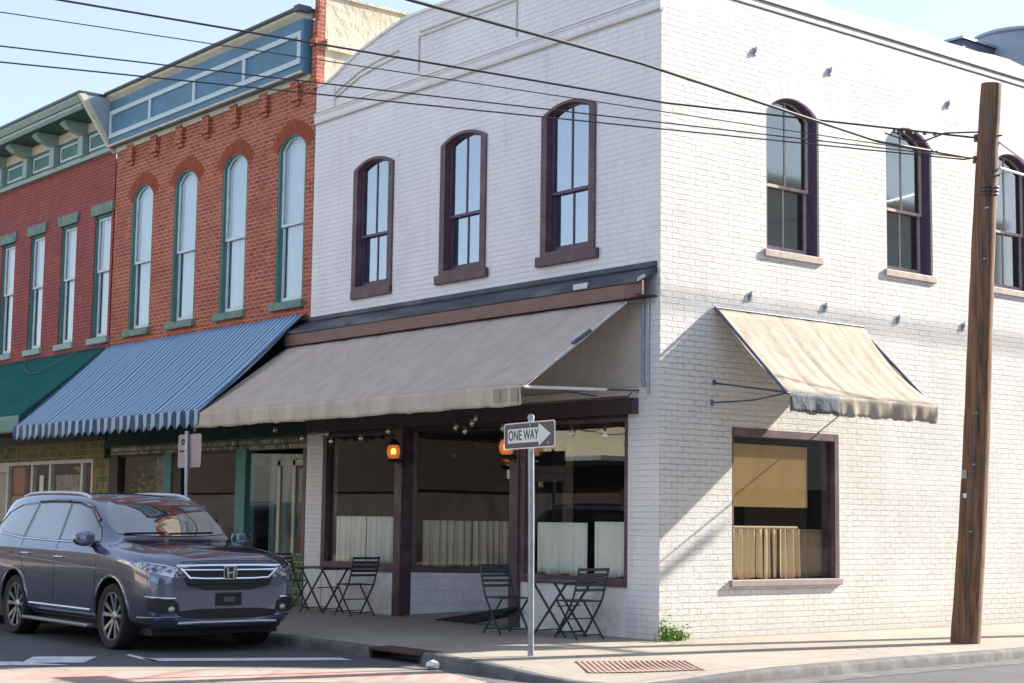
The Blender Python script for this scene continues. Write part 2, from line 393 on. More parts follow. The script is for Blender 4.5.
def sheet(mb, mp, outer, holes, w=0, depth=.25):
    """wall sheet with holes (2-D loops u,z), reveals going depth into the wall"""
    bm = bmesh.new(); es = []
    for loop in [outer]+holes:
        vs = [bm.verts.new((p[0], p[1], 0)) for p in loop]
        for i in range(len(vs)): es.append(bm.edges.new((vs[i], vs[(i+1) % len(vs)])))
    bmesh.ops.triangle_fill(bm, use_beauty=True, use_dissolve=False, edges=es)
    bm.verts.index_update()
    mb.add([mp(v.co.x, w, v.co.y) for v in bm.verts], [tuple(v.index for v in f.verts) for f in bm.faces]); bm.free()
    for h in holes:
        n = len(h); mb.add([mp(p[0], w, p[1]) for p in h]+[mp(p[0], w+depth, p[1]) for p in h], [(i, (i+1) % n, n+(i+1) % n, n+i) for i in range(n)])
    return mb

def ring(mb, mp, a, b, w0, w1):
    """frame between two loops of equal count, thick w0..w1"""
    n = len(a); vs = [mp(p[0], w, p[1]) for w in (w0, w1) for L in (a, b) for p in L]
    fs = []
    for i in range(n):
        j = (i+1) % n; fs += [(i, j, n+j, n+i), (2*n+i, 3*n+i, 3*n+j, 2*n+j), (i, 2*n+i, 2*n+j, j), (n+i, n+j, 3*n+j, 3*n+i)]
    return mb.add(vs, fs)
def inset(u0, u1, z0, zs, rise, d, db=None, n=12):
    return arch(u0+d, u1-d, z0+(d if db is None else db), zs-(0 if rise > 0 else d), max(rise-d*.35, 0) if rise > 0 else 0, n)

def window(parent, mp, u0, u1, z0, zs, rise, frame_m, sash_m, glass_m, casing=.12, proud=.03, sashw=.13, mid=None,
           muntin=True, sill=None, sill_m=None, curtain=None, label=None, jamb=.022, t=.042):
    ztop = zs+rise; mid = mid or (z0+ztop)/2
    a = arch(u0, u1, z0, zs, rise); b = inset(u0, u1, z0, zs, rise, casing)
    mb = ring(MB(), mp, a, b, -proud, sashw+.06) if casing else MB()
    c0, c1 = u0+casing, u1-casing; r2 = max(rise-casing*.35, 0) if rise > 0 else 0; zz = zs-(0 if rise > 0 else casing)
    zb = z0+casing*.9
    # inner jamb
    ring(mb, mp, arch(c0-.01, c1+.01, zb-.01, zz, (r2+.003 if r2 > 0 else 0)), inset(c0, c1, zb, zz, r2, jamb), .05 if sashw > .06 else .01, sashw+.05)
    w = mb.build('window', frame_m, parent)
    if label: w['label'] = label
    c0 += jamb; c1 -= jamb; zb += jamb; r2 = max(r2-.010, 0)
    if r2 == 0: zz -= jamb
    for k, (s0, dz) in enumerate(((sashw, 0), (sashw+.041, 1))):
        s_ = MB()
        if k == 0:
            ring(s_, mp, arch(c0, c1, mid-.03, zz, r2), inset(c0, c1, mid-.03, zz, r2, t, .045), s0, s0+.04)
            if muntin: s_.mbox(mp, (c0+c1)/2-.014, (c0+c1)/2+.014, s0+.006, s0+.034, mid+.012, zz+r2-t*.36-.002)
            gl = arch(c0+t-.005, c1-t+.005, mid+.01, zz, max(r2-t*.35, 0))
        else:
            ring(s_, mp, arch(c0, c1, zb, mid+.02, 0), inset(c0, c1, zb, mid+.02, 0, t, .08), s0, s0+.04)
            if muntin: s_.mbox(mp, (c0+c1)/2-.014, (c0+c1)/2+.014, s0+.006, s0+.034, zb+.078, mid+.02-t+.002)
            gl = arch(c0+t-.005, c1-t+.005, zb+.075, mid+.02-t+.005, 0)
        s_.build('sash', sash_m, w)
        MB().prism([mp(p[0], s0+.018, p[1]) for p in gl], mp(0, .005, 0)-mp(0, 0, 0)).build('pane', glass_m, w)
    if sill:
        dw, pr, h0, h1 = sill
        MB().mbox(mp, u0-dw, u1+dw, -pr, .1, h0, h1).build('sill', sill_m or frame_m, w, bevel=.012)
    if curtain:
        kind, cm = curtain; cb = MB()
        N = 26; ww = sashw+.125; k0 = len(cb.v)
        zlo, zhi = zb-.02, zz+r2
        uu = [(c0, c1)] if kind == 'full' else [(c0, c0+(c1-c0)*.36), (c1-(c1-c0)*.36, c1)]
        for (a0, a1) in uu:
            k0 = len(cb.v)
            for i in range(N+1):
                u = a0+(a1-a0)*i/N; q = ww+.022*math.sin(i*1.5+random.random()*.5)
                cb.v += [mp(u, q, zlo), mp(u, q, zhi)]
            for i in range(N): cb.f.append((k0+2*i, k0+2*i+2, k0+2*i+3, k0+2*i+1))
        cb.build('curtain', cm, w, smooth=True)
    # dark room behind
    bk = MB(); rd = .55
    o5 = arch(u0+.02, u1-.02, z0+.02, zs, rise*.9); n = len(o5)
    bk.add([mp(p[0], rd, p[1]) for p in o5], [tuple(range(n))])
    bk.add([mp(p[0], sashw+.1, p[1]) for p in o5]+[mp(p[0], rd, p[1]) for p in o5], [(i, (i+1) % n, n+(i+1) % n, n+i) for i in range(n)])
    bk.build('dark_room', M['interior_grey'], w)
    return w

def voussoirs(parent, mp, u0, u1, zs, rise, mat, h=.24, n=17, pr=.005, gap=.03):
    W = (u1-u0)/2; rad = (W*W+rise*rise)/(2*rise); cz = zs+rise-rad; cu = (u0+u1)/2; a0 = math.asin(W/rad)
    mb = MB(); ext = .10
    tot = 2*(a0+ext)
    for i in range(n):
        a = -a0-ext+tot*(i+gap)/n; b = -a0-ext+tot*(i+1-gap)/n; hh = h+random.uniform(-.008, .008); q = pr+random.uniform(-.0005, .002)
        P = [(cu+r*math.sin(t), cz+r*math.cos(t)) for r, t in ((rad+.004, a), (rad+.004, b), (rad+hh, b), (rad+hh, a))]
        mb.prism([mp(p[0], -q, p[1]) for p in P], mp(0, q+.01, 0)-mp(0, 0, 0))
    return mb.build('brick_arch', mat, parent, bevel=.003)

# ================================================================== SETTING
STREET = -.13
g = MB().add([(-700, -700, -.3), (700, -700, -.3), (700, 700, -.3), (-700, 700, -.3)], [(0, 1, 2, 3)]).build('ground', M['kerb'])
tag(g, kind='structure')
rd = MB().add([(-250, -17, STREET), (4, -17, STREET), (4, -140, STREET), (13.5, -140, STREET), (13.5, -17, STREET), (220, -17, STREET), (220, -3.2, STREET),
               (13.5, -3.2, STREET), (13.5, 220, STREET), (3, 220, STREET), (3, -3, STREET), (-250, -3, STREET)], [tuple(range(12))]).build('road', M['asphalt'])
tag(rd, kind='structure')
# pavement at the corner
KERB = [(-120, -3.95), (-30, -3.95), (-12, -3.95), (-4, -3.93), (-2, -3.92), (-1.05, -3.92), (.05, -3.93), (.6, -4.0), (1.2, -4.08), (1.8, -4.16), (2.4, -4.18), (2.9, -4.1), (3.3, -3.85),
        (3.55, -3.5), (3.66, -3.0), (3.68, -2.4), (3.62, -1.6), (3.55, -.8), (3.49, .1), (3.42, 1.6), (3.35, 3.4), (3.25, 6), (3.2, 12), (3.2, 30), (3.2, 110)]
def gz(x, y):
    d = math.hypot(x-3.5, y+4.0); t = max(0, min(1, 1-d/2.3)); t = t*t*(3-2*t); return -.095*t
def offs(path, d):
    out = []
    for i, p in enumerate(path):
        a = Vector(path[max(i-1, 0)]); b = Vector(path[min(i+1, len(path)-1)]); t = (b-a).normalized(); out.append(Vector(p)+Vector((-t.y, t.x))*d)
    return out
inner = [tuple(p) for p in offs(KERB, .165)]
def fill2d(outline, step=.3, region=None):
    pts = [Vector(p) for p in outline]; n = len(pts); es = [(i, (i+1) % n) for i in range(n)]
    if region:
        x0, x1, y0, y1 = region
    else:
        x0 = min(p.x for p in pts); x1 = max(p.x for p in pts); y0 = min(p.y for p in pts); y1 = max(p.y for p in pts)
    def inside(x, y):
        c = False; j = n-1
        for i in range(n):
            if (pts[i].y > y) != (pts[j].y > y) and x < (pts[j].x-pts[i].x)*(y-pts[i].y)/(pts[j].y-pts[i].y)+pts[i].x: c = not c
            j = i
        return c
    nx = int((x1-x0)/step); ny = int((y1-y0)/step)
    for i in range(1, max(nx, 1)):
        for j in range(1, max(ny, 1)):
            x = x0+(x1-x0)*i/nx; y = y0+(y1-y0)*j/ny
            if inside(x, y): pts.append(Vector((x, y)))
    r = delaunay_2d_cdt(pts, es, [], 1, 1e-5)
    return [tuple(p) for p in r[0]], [tuple(f) for f in r[2]]
vs, fs = fill2d(inner+[(-.3, 110), (-.3, .3), (-120, .3)], .22, (.8, 4, -4.4, -1.5))
side = MB().add([(x, y, gz(x, y)) for x, y in vs], fs)
tag(side.build('sidewalk', M['concrete'], smooth=False), kind='structure')
def kerb(path, name):
    mb = MB(); prof = []
    o0 = offs(path, .165); k = 0
    for (x, y), q in zip(path, o0):
        z = gz(x, y)-.0; nrm = (Vector((x, y))-q).normalized()
        pr = [(q.x, q.y, -.25), (q.x, q.y, z+.004), (*(q+nrm*.10), z+.006), (*(q+nrm*.14), z-.008), (*(q+nrm*.162), z-.035), (*(q+nrm*.175), -.22)]
        mb.v += [Vector(p) for p in pr]
    n = 6
    for i in range(len(path)-1):
        for j in range(n-1): mb.f.append((i*n+j, (i+1)*n+j, (i+1)*n+j+1, i*n+j+1))
    mb.f.append(tuple(range(n))); mb.f.append(tuple((len(path)-1)*n+j for j in range(n)))
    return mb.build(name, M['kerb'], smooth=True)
ka = [p for p in KERB if p[0] <= -1.05 and p[1] < -3]; kb = KERB[KERB.index((.05, -3.93)):]
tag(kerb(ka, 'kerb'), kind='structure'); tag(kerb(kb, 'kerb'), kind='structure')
# gutter strip
go = offs(kb, -.008); gi = offs(kb, -.38)
mb = MB(); 
for a, b in zip(go, gi): mb.v += [Vector((a.x, a.y, STREET+.008)), Vector((b.x, b.y, STREET+.004))]
for i in range(len(go)-1): mb.f.append((2*i, 2*i+1, 2*i+3, 2*i+2))
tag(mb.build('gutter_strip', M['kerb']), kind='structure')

# crosswalk: cream concrete edge and pink paver band
E1 = [(-7.9, -18.0), (-3.2, -10.3), (-1.94, -8.25), (-1.39, -7.32), (-.84, -6.36), (-.28, -5.39), (.35, -4.60), (1.0, -4.32)]
E2 = [(-7.3, -18.2), (-2.7, -10.5), (-1.5, -8.42), (-.95, -7.5), (-.42, -6.59), (.15, -5.6), (.75, -4.86), (1.4, -4.42)]
E3 = [(-6.2, -18.4), (-1.7, -10.7), (-.58, -8.78), (-.05, -7.9), (.45, -7.05), (.95, -6.1), (1.5, -5.3), (2.2, -4.62)]
E4 = [(-5.8, -18.5), (-1.4, -10.8), (-.25, -8.95), (.25, -8.05), (.75, -7.2), (1.25, -6.25), (1.8, -5.5), (2.5, -4.75)]
def band(a, b, z, name, mat):
    mb = MB(); 
    for p, q in zip(a, b): mb.v += [Vector((*p, z)), Vector((*q, z))]
    for i in range(len(a)-1): mb.f.append((2*i, 2*i+1, 2*i+3, 2*i+2))
    return tag(mb.build(name, mat), kind='structure')
band(E1, E2, STREET+.012, 'crosswalk_edge', M['concrete']); band(E2, E3, STREET+.012, 'crosswalk_pavers', M['paver']); band(E3, E4, STREET+.012, 'crosswalk_edge', M['concrete'])
# road paint
mb = MB(); z = STREET+.006
P = lambda x, y: at(x, y, 2, z)
for q in ([P(33, 656.5), P(97, 656.5), P(84, 662.5), P(22, 662.5)], [P(141, 658.2), P(341, 657.6), P(352, 660.0), P(150, 661)], [P(125, 654.8), P(130, 654.2), P(158, 660.5), P(150, 661.5)],
          [P(-40, 661.5), P(16, 661.5), P(70, 665), P(-40, 665.5)]):
    mb.add(q, [(0, 1, 2, 3)])
tag(mb.build('road_markings', M['roadpaint']), kind='structure')

# ramp pad
pt = [at(575, 664, 2, -.03), at(688, 664, 2, -.03), at(706, 676.5, 2, -.085), at(588, 676.5, 2, -.085)]
rp = empty('tactile_ramp_pad', pt[3], 'brick red ribbed tactile pad set in the corner kerb ramp', 'ramp pad')
def lerp(a, b, t): return a+(b-a)*t
mb = MB(); mb.prism([Vector((p.x, p.y, gz(p.x, p.y)+.006)) for p in pt], (0, 0, -.02)); mb.build('pad_base', simple('pad_cream', (.37, .29, .24), .8, var=.2), rp)
mb = MB(); n = 21
for i in range(n):
    t0, t1 = (i+.12)/n, (i+.58)/n
    q = [lerp(pt[0], pt[1], t0), lerp(pt[0], pt[1], t1), lerp(pt[3], pt[2], t1), lerp(pt[3], pt[2], t0)]
    mb.prism([Vector((p.x, p.y, gz(p.x, p.y)+.014)) for p in q], (0, 0, -.02))
mb.build('pad_ribs', simple('pad_red', (.32, .20, .17), .8, var=.3, scale=12), rp)

# storm inlet
si = empty('storm_drain_inlet', (-.5, -3.9, 0), 'rusty dark iron storm drain inlet set in the kerb', 'storm drain')
MB().add([(-1.05, -3.58, .006), (.05, -3.60, .006), (.05, -3.96, .004), (-1.05, -3.95, .004), (-1.05, -3.58, -.03), (.05, -3.60, -.03), (.05, -3.965, -.035), (-1.05, -3.955, -.035)],
         [(0, 1, 2, 3), (7, 6, 5, 4), (0, 4, 5, 1), (1, 5, 6, 2), (2, 6, 7, 3), (3, 7, 4, 0)]).build('inlet_lid', M['rust'], si, bevel=.01)
mb = MB(); mb.box(-1.05, .05, -3.66, -3.62, -.28, -.03); mb.box(-1.05, -1.0, -3.93, -3.66, -.28, -.036); mb.box(0, .05, -3.93, -3.66, -.28, -.036); mb.build('inlet_throat', M['darkwood'], si)

# ================================================================== WHITE BUILDING
WB = empty('white_brick_building', (0, 0, 0), 'two storey white painted brick corner building with plum arched windows', 'building')
W0 = -9.03
par = [(-9.03, 9.36), (-8.74, 9.36), (-8.5, 9.42), (-8.28, 9.49), (-8.03, 9.60), (-7.63, 9.72), (-7.14, 9.83), (-6.67, 9.92), (-6.2, 9.99), (-2.8, 9.99), (-2.3, 9.92), (-1.8, 9.83), (-1.3, 9.72), (-.9, 9.6), (-.6, 9.5), (0, 9.46)]
fw = [(-7.68, -6.47), (-5.11, -3.91), (-2.55, -1.34)]
outer = [(W0, 3.28), (0, 3.28)]+par[::-1]
mb = sheet(MB(), FR, outer, [arch(a, b, 5.40, 7.60, .155) for a, b in fw], 0, .3)
mb.build('front_wall', M['front'], WB)
# parapet back and coping
mb = MB()
for i in range(len(par)-1):
    (a, za), (b, zb) = par[i], par[i+1]
    mb.add([(a, -.03, za), (b, -.03, zb), (b, .33, zb), (a, .33, za), (a, -.03, za+.05), (b, -.03, zb+.05), (b, .33, zb+.05), (a, .33, za+.05)], [(0,3,2,1),(4,5,6,7),(0,1,5,4),(2,3,7,6),(1,2,6,5),(3,0,4,7)])
mb.build('coping', M['trimwhite'], WB)
mb = MB(); mb.prism([(x, .30, z) for x, z in par]+[(0, .30, 8.9), (W0, .30, 8.9)], (0, -.04, 0)); mb.build('parapet_back', M['front'], WB)
# belt course and panel mouldings
mb = MB(); mb.box(W0, .012, -.035, .05, 8.69, 8.83); mb.box(W0+.62, W0+.645, -.03, .05, 8.83, 9.28)
mb.box(W0, .03, -.05, .05, 8.83, 8.86)
mb.build('belt_course', M['front'], WB, bevel=.006)
mb = MB(); mb.box(W0, .008, -.037, .04, 8.665, 8.688); mb.box(W0, .008, -.052, .04, 8.862, 8.878)
pl = [(-8.4, 9.02), (-8.1, 9.12), (-7.6, 9.26), (-7.1, 9.33), (-6.4, 9.38)]
for dz, th in ((0, .022), (.10, .022)):
    for (a, za), (b, zb) in zip(pl, pl[1:]): mb.add([FR(a, -.02, za+dz), FR(b, -.02, zb+dz), FR(b, -.02, zb+dz+th), FR(a, -.02, za+dz+th), FR(a, .02, za+dz), FR(b, .02, zb+dz), FR(b, .02, zb+dz+th), FR(a, .02, za+dz+th)], [(0,1,2,3),(7,6,5,4),(0,4,5,1),(1,5,6,2),(2,6,7,3),(3,7,4,0)])
pl = [(-5.8, 9.12), (-5.4, 9.62), (-3.4, 9.62), (-3.2, 9.12)]
mb.box(-5.82, -5.79, -.018, .02, 9.0, 9.58); mb.box(-3.22, -3.19, -.018, .02, 9.0, 9.58); mb.box(-5.8, -3.2, -.018, .02, 9.58, 9.605); mb.box(-5.8, -3.2, -.018, .02, 9.66, 9.68)
mb.build('panel_moulding', M['creamline'], WB)
for i, (a, b) in enumerate(fw):
    window(WB, FR, a, b, 5.40, 7.60, .155, M['purple'], M['purple2'], M['glass_mirror'], casing=.13, proud=.035, sashw=.055, mid=6.42, sill=((.0, .05, 5.32, 5.47) if i == 0 else (.08, .07, 5.32, 5.47)),
           curtain=('full', M['curtain_grey']))
# side wall
sw = [(2.13, 3.29), (4.88, 6.04), (7.66, 8.84), (11.2, 12.4), (14.0, 15.2)]
lowwin = (1.40, 3.69, .74, 2.92)
prof = [(0, 9.46)]+[(y, 9.5+random.uniform(-.03, .03)) for y in np.arange(.6, 23.9, .45)]+[(24, 9.5)]
outer = [(0, -.05), (24, -.05)]+prof[::-1]
holes = [arch(a, b, 5.50, 7.62, .25) for a, b in sw]+[[(lowwin[0], lowwin[2]), (lowwin[1], lowwin[2]), (lowwin[1], lowwin[3]), (lowwin[0], lowwin[3])]]
sheet(MB(), SD, outer, holes, 0, .3).build('side_wall', M['side'], WB)
mb = MB(); mb.mbox(SD, -.02, 24, -.022, .05, 9.24, 9.30); mb.mbox(SD, -.01, 24, -.014, .05, 9.12, 9.16); mb.build('belt_course', M['side'], WB, bevel=.006)
mb = MB(); mb.mbox(SD, .0, 24, -.010, .04, 9.222, 9.238); mb.mbox(SD, .0, 24, -.006, .04, 9.104, 9.118); mb.build('shadow_line', M['darkline'], WB)  # thin dark strips under the belt courses, their shade drawn as colour
# closed top of side parapet, rear wall, roof
mb = MB(); mb.box(-.33, -.01, .33, 24, 8.8, 9.47); mb.box(W0, -.33, 23.7, 24, -.1, 9.4); mb.box(W0+.01, -.3, .3, 23.7, 8.7, 8.8); mb.build('roof', M['tar'], WB)
for i, (a, b) in enumerate(sw):
    window(WB, SD, a, b, 5.50, 7.62, .25, M['purple2'], M['stone'] if i < 3 else M['purple2'], M['glass_side'], casing=.05, proud=-.04, sashw=.15, mid=6.55,
           sill=(.06, .035, 5.43, 5.54), sill_m=M['stone'], curtain=('full', M['curtain_up']) if i == 9 else None)
    voussoirs(WB, SD, a, b, 7.62, .25, M['whitearch'], h=.30, n=23, pr=.001, gap=.018)
# wall anchors
mb_pts = [(755, 52), (830, 72), (948, 105), (750, 297), (825, 308), (898, 320), (963, 327)]
for px, py in mb_pts:
    p = at(px, py, 0, 0); mb = MB(); mb.tube([p+Vector((-.02, 0, 0)), p+Vector((.025, 0, 0)), p+Vector((.03, .0, .03))], .010, 6)
    mb.tube([p+Vector((.015, -.04, -.05)), p+Vector((.02, 0, 0)), p+Vector((.015, .02, .08))], .013, 6)
    mb.box(.002, .015, p.y-.035, p.y+.035, p.z-.05, p.z+.04); mb.build('wall_anchor', M['galv'], WB)
# low side window
u0, u1, z0, z1 = lowwin
mb = MB(); mb.mbox(SD, u0, u0+.06, .02, .26, z0, z1); mb.mbox(SD, u1-.10, u1-.002, -.01, .26, z0+.05, z1-.002); mb.mbox(SD, u0+.001, u1-.10, -.01, .26, z1-.12, z1-.003)
lw = mb.build('window', M['purple'], WB, bevel=.006)
mb = MB(); mb.mbox(SD, u0-.05, u1+.03, -.05, .25, z0-.05, z0+.045); mb.build('sill', simple('mauve_sill', (.33, .26, .255), .7, var=.12, bump=.003), lw, bevel=.01)
MB().mbox(SD, u0+.06, u1-.10, .07, .076, z0+.055, z1-.12).build('pane', M['glass_shop'], lw)
# ground floor front
piers = MB(); piers.box(W0, -8.47, 0, .3, -.05, 3.28); piers.build('pier', M['front'], WB)
piers = MB(); piers.box(-.63, -.004, 0.0, .3, -.05, 3.279); piers.build('pier', M['front'], WB)
mb = MB(); mb.box(-8.47, -6.2, .02, .2, -.05, .70); mb.build('knee_wall', M['trimwhite'], WB)
mb = MB(); mb.box(-2.97, -.63, .02, .2, -.05, .68); mb.build('knee_wall', M['trimwhite'], WB)
mb = MB(); mb.box(-8.9, -.42, -.12, .05, 3.05, 3.27); mb.build('header_beam', simple('dark_plum', (.06, .035, .042), .5, var=.2), WB, bevel=.008)
mb = MB(); mb.box(-8.9, -.6, -.16, .0, 3.30, 3.40); mb.build('soffit_board', simple('pale_board', (.55, .53, .50), .7), WB, bevel=.005)
mb = MB(); mb.box(W0, -.01, .05, .28, 3.0, 3.28); mb.build('lintel', M['darkwood'], WB)
for xa, xb in ((-6.20, -5.99), (-3.17, -2.97)):
    MB().box(xa, xb, -.06, .17, -.02, 3.05).build('post', M['purple'], WB, bevel=.01)
def bay(x0, x1, zb, zt, fm):
    mb = MB(); mb.box(x0, x0+.12, -.02, .14, zb-.10, zt); mb.box(x1-.05, x1-.001, -.02, .14, zb-.10, zt); mb.box(x0+.12, x1-.05, -.025, .14, zb-.10, zb+.02); mb.box(x0+.12, x1-.05, .0, .14, zt-.06, zt)
    w_ = mb.build('shop_window', fm, WB, bevel=.005)
    MB().box(x0+.12, x1-.05, .07, .076, zb+.02, zt-.06).build('pane', M['glass_shop'], w_)
    return w_
bay(-8.47, -6.2, .80, 3.02, M['purple']); bay(-2.97, -.63, .78, 3.02, M['purple'])
# splayed entrance: left splay, door, right splay
dirL = Vector((.625, .78, 0)); A0 = Vector((-6.0, .175, 0)); A1 = A0+dirL*1.9
B0 = Vector((-3.1, .175, 0)); B1 = Vector((A1.x+1.0, A1.y, 0))
def slab(p, q, th, z0, z1, name, mat, par, **k):
    d = (q-p).normalized(); n = Vector((-d.y, d.x, 0))*th
    return MB().prism([p+Vector((0,0,z0)), q+Vector((0,0,z0)), q+n+Vector((0,0,z0)), p+n+Vector((0,0,z0))], (0, 0, z1-z0)).build(name, mat, par, **k)
for (p, q, s) in ((A0, A1, 1), (B0, B1, -1)):
    slab(p, q, .12*s, -.05, .70, 'knee_wall', M['knee'], WB)
    e = slab(p, q, .14*s, .70, .80, 'shop_window', M['purple'], WB)
    d = (q-p).normalized()
    slab(p, p+d*.08, .12*s, .8, 3.0, 'mullion', M['purple'], e); slab(q-d*.08, q, .12*s, .8, 3.0, 'mullion', M['purple'], e)
    n = Vector((-d.y, d.x, 0))*.05*s
    slab(p+d*.08+n, q-d*.08+n, .006*s, .8, 2.98, 'pane', M['glass_shop'], e)
dr = MB(); dr.box(A1.x-.04, A1.x+.04, A1.y, A1.y+.1, .1, 3.0); dr.box(B1.x-.04, B1.x+.04, A1.y, A1.y+.1, .1, 3.0); dr.box(A1.x, B1.x, A1.y, A1.y+.1, 2.35, 2.45)
dr = dr.build('door_frame', M['purple'], WB)
mb = MB(); x0, x1, yy = A1.x+.045, B1.x-.045, A1.y+.03
mb.box(x0, x0+.12, yy, yy+.045, .13, 2.34); mb.box(x1-.12, x1, yy, yy+.045, .13, 2.34); mb.box(x0+.12, x1-.12, yy, yy+.045, .13, .4); mb.box(x0+.12, x1-.12, yy, yy+.045, 2.2, 2.34)
do = mb.build('door', M['purple'], WB); MB().box(x0+.12, x1-.12, yy+.02, yy+.026, .4, 2.2).build('pane', M['glass_shop'], do); MB().tube([(x0+.06, yy-.04, .95), (x0+.06, yy-.04, 1.35)], .012).build('handle', M['chrome'], do)
MB().box(-8.95, -.34, -.014, .0, 3.42, 4.58).build('awning_backboard', simple('cream_board', (.66, .62, .56), .7, var=.08, dirt=(.52, .47, .41)), WB)
# entrance ramp floor and mat
mb = MB(); mb.add([(-5.99, .0, .004), (-2.95, .0, .004), (B1.x, A1.y+.1, .168), (A1.x, A1.y+.1, .168), (-5.99, .16, .02), (-3.0, .16, .02)], [(0, 1, 5, 4), (4, 5, 2, 3)]); mb.build('entrance_floor', M['concrete'], WB)
def onfloor(px, py):
    z_ = .02
    for _ in range(12): q_ = at(px, py, 2, z_); z_ = .02+max(0, q_.y-.16)*.0925
    return q_
dd = [onfloor(436, 620.0), onfloor(474, 623.4), onfloor(522, 614.0), onfloor(520, 606.5)]
dm = MB().prism([p+Vector((0, 0, .012)) for p in dd], (0, 0, -.015)).build('door_mat', simple('mat_black', (.02, .02, .024), .95, bump=.004, bscale=150)); tag(dm, 'black rubber doormat lying on the sloping entrance floor', 'doormat')
mb = MB(); mb.box(-5.9, -2.85, .0, 1.7, 2.99, 3.0); mb.build('entrance_ceiling', M['darkwood'], WB)
# room
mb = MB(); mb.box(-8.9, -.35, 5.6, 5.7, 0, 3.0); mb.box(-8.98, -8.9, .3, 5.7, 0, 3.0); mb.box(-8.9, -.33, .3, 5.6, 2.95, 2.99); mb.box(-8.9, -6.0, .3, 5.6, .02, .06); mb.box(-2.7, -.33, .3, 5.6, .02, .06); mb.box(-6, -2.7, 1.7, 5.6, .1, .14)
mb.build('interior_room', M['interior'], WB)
mb = MB(); mb.box(-6.6, -5.2, 5.5, 5.56, 1.5, 2.3); mb.box(-3.6, -2.2, 5.5, 5.56, 1.1, 2.0); mb.build('wall_panel', simple('inner_panel', (.18, .14, .10), .7), WB)
# pent roof over the awning
mb = MB(); prp = [(0, 5.12), (0, 4.72), (-.34, 4.66), (-.38, 4.66), (-.40, 4.86), (-.02, 5.02)]
mb = MB(); mb.prism([(-9.35, -.40, 4.86), (-9.35, -.0, 5.06), (-9.35, 0, 4.98), (-9.35, -.40, 4.80)], (9.3, 0, 0))
mb.box(-9.03, -.06, -.035, .0, 5.06, 5.14); mb.build('pent_roof', M['tar'], WB, bevel=.01)
mb = MB(); mb.box(-9.28, -.30, -.385, -.345, 4.60, 4.80); mb.prism([(-.30, -.385, 4.60), (-.05, -.30, 4.64), (-.05, -.30, 4.84), (-.30, -.385, 4.80)], (0, .04, 0)); mb.build('fascia', M['mauve'], WB, bevel=.006)
mb = MB(); mb.box(-9.28, -.06, -.345, 0, 4.64, 4.66); mb.box(-9.27, -9.22, -.34, 0, 4.5, 4.64); mb.build('soffit', simple('soffit_dark', (.05, .03, .032), .6), WB)
mb = MB(); mb.box(-1.35, -1.05, -.41, -.38, 4.82, 4.90); mb.box(-8.95, -8.8, -.3, -.2, 4.5, 4.6); mb.build('bracket', M['pipe_white'], WB)
mb = MB(); mb.tube([(-.30, -.03, 4.62), (-.30, -.03, 3.5), (-.27, -.03, 3.42)], .022); mb.tube([(-.20, -.03, 4.62), (-.20, -.03, 3.3)], .014); mb.build('conduit', M['galv'], WB, smooth=True)

# rooftop things
t = at(991, 36, 0, -3.0)
tk = empty('rooftop_vent_drum', (-3.0, 13.0, 8.8), 'large round galvanised vent drum on the white building roof', 'roof vent')
MB().lathe([(0, 8.8), (.93, 8.8), (.93, 11.42), (.98, 11.45), (.98, 11.50), (.80, 11.58), (0, 11.62)], (-3.0, 13.05, 0), n=40).build('drum', M['greyplate'], tk, smooth=True)
mb = MB(); mb.box(-2.08, -2.06, 12.9, 12.93, 9, 11.4); mb.build('seam', M['gutter'], tk)
bx = empty('rooftop_duct_box', (-3.2, 11.4, 8.8), 'blue grey metal duct box beside the round roof vent', 'duct box')
p = at(966, 43, 1, 11.3); q = at(990, 36, 1, 12.0)
mb = MB(); mb.box(-3.9, -2.95, 11.05, 12.2, 8.8, 11.12); mb.build('box', M['iron'], bx, bevel=.01); mb = MB(); mb.box(-3.95, -2.9, 11.0, 12.25, 11.12, 11.17); mb.build('lid', M['galv'], bx)

# ================================================================== RED BRICK BUILDING WITH BLUE CORNICE
RB = empty('red_brick_building', (-9.03, 0, 0), 'red brick building with blue panelled cornice and tall blue arched windows', 'building')
RX0, RX1 = -17.42, -9.03
rw = [(-16.53, -15.52), (-14.55, -13.54), (-12.50, -11.50), (-10.36, -9.36)]
outer = [(RX0, 3.4), (RX1, 3.4), (RX1, 9.9), (RX0, 9.9)]
sheet(MB(), FR, outer, [arch(a, b, 5.44, 8.40, .24) for a, b in rw], .02, .3).build('front_wall', M['red'], RB)
for a, b in rw:
    window(RB, FR, a, b, 5.46, 8.40, .24, M['green_trim'], M['window_white'], M['glass_up'], casing=.06, proud=-.03, sashw=.075, mid=6.98, muntin=False, sill=(.08, .08, 5.36, 5.50), sill_m=M['green_stone'], curtain=('full', M['curtain_up']))
    voussoirs(RB, lambda u, w_, z: Vector((u, w_+.0, z)), a, b, 8.40, .24, M['redarch'], h=.27, n=17, pr=-.010, gap=.09)
mb = MB()
for x in np.linspace(-16.6, -9.7, 7): 
    MB().box(x-.16, x+.12, -.075, .03, 9.24, 9.62).box(x-.12, x+.08, -.03, .03, 9.16, 9.24).build('corbel', M['red'], RB, bevel=.005)
mb = MB(); mb.box(RX0, -9.2, -.05, .03, 9.56, 9.66); mb.build('cream_band', M['cream_trim'], RB)
mb = MB(); mb.box(RX0, -9.22, -.20, .05, 9.66, 10.69); mb.build('cornice_panel', M['blue_panel'], RB)
mb = MB()
mb.box(-17.36, -9.28, -.235, -.20, 9.84, 9.94); mb.box(-17.36, -9.28, -.235, -.20, 10.36, 10.46)
for x in (-17.36, -15.44, -13.46, -11.42, -9.39): mb.box(x, x+.11, -.233, -.20, 9.94, 10.36)
mb.build('cornice_moulding', M['pale_trim'], RB, bevel=.006)
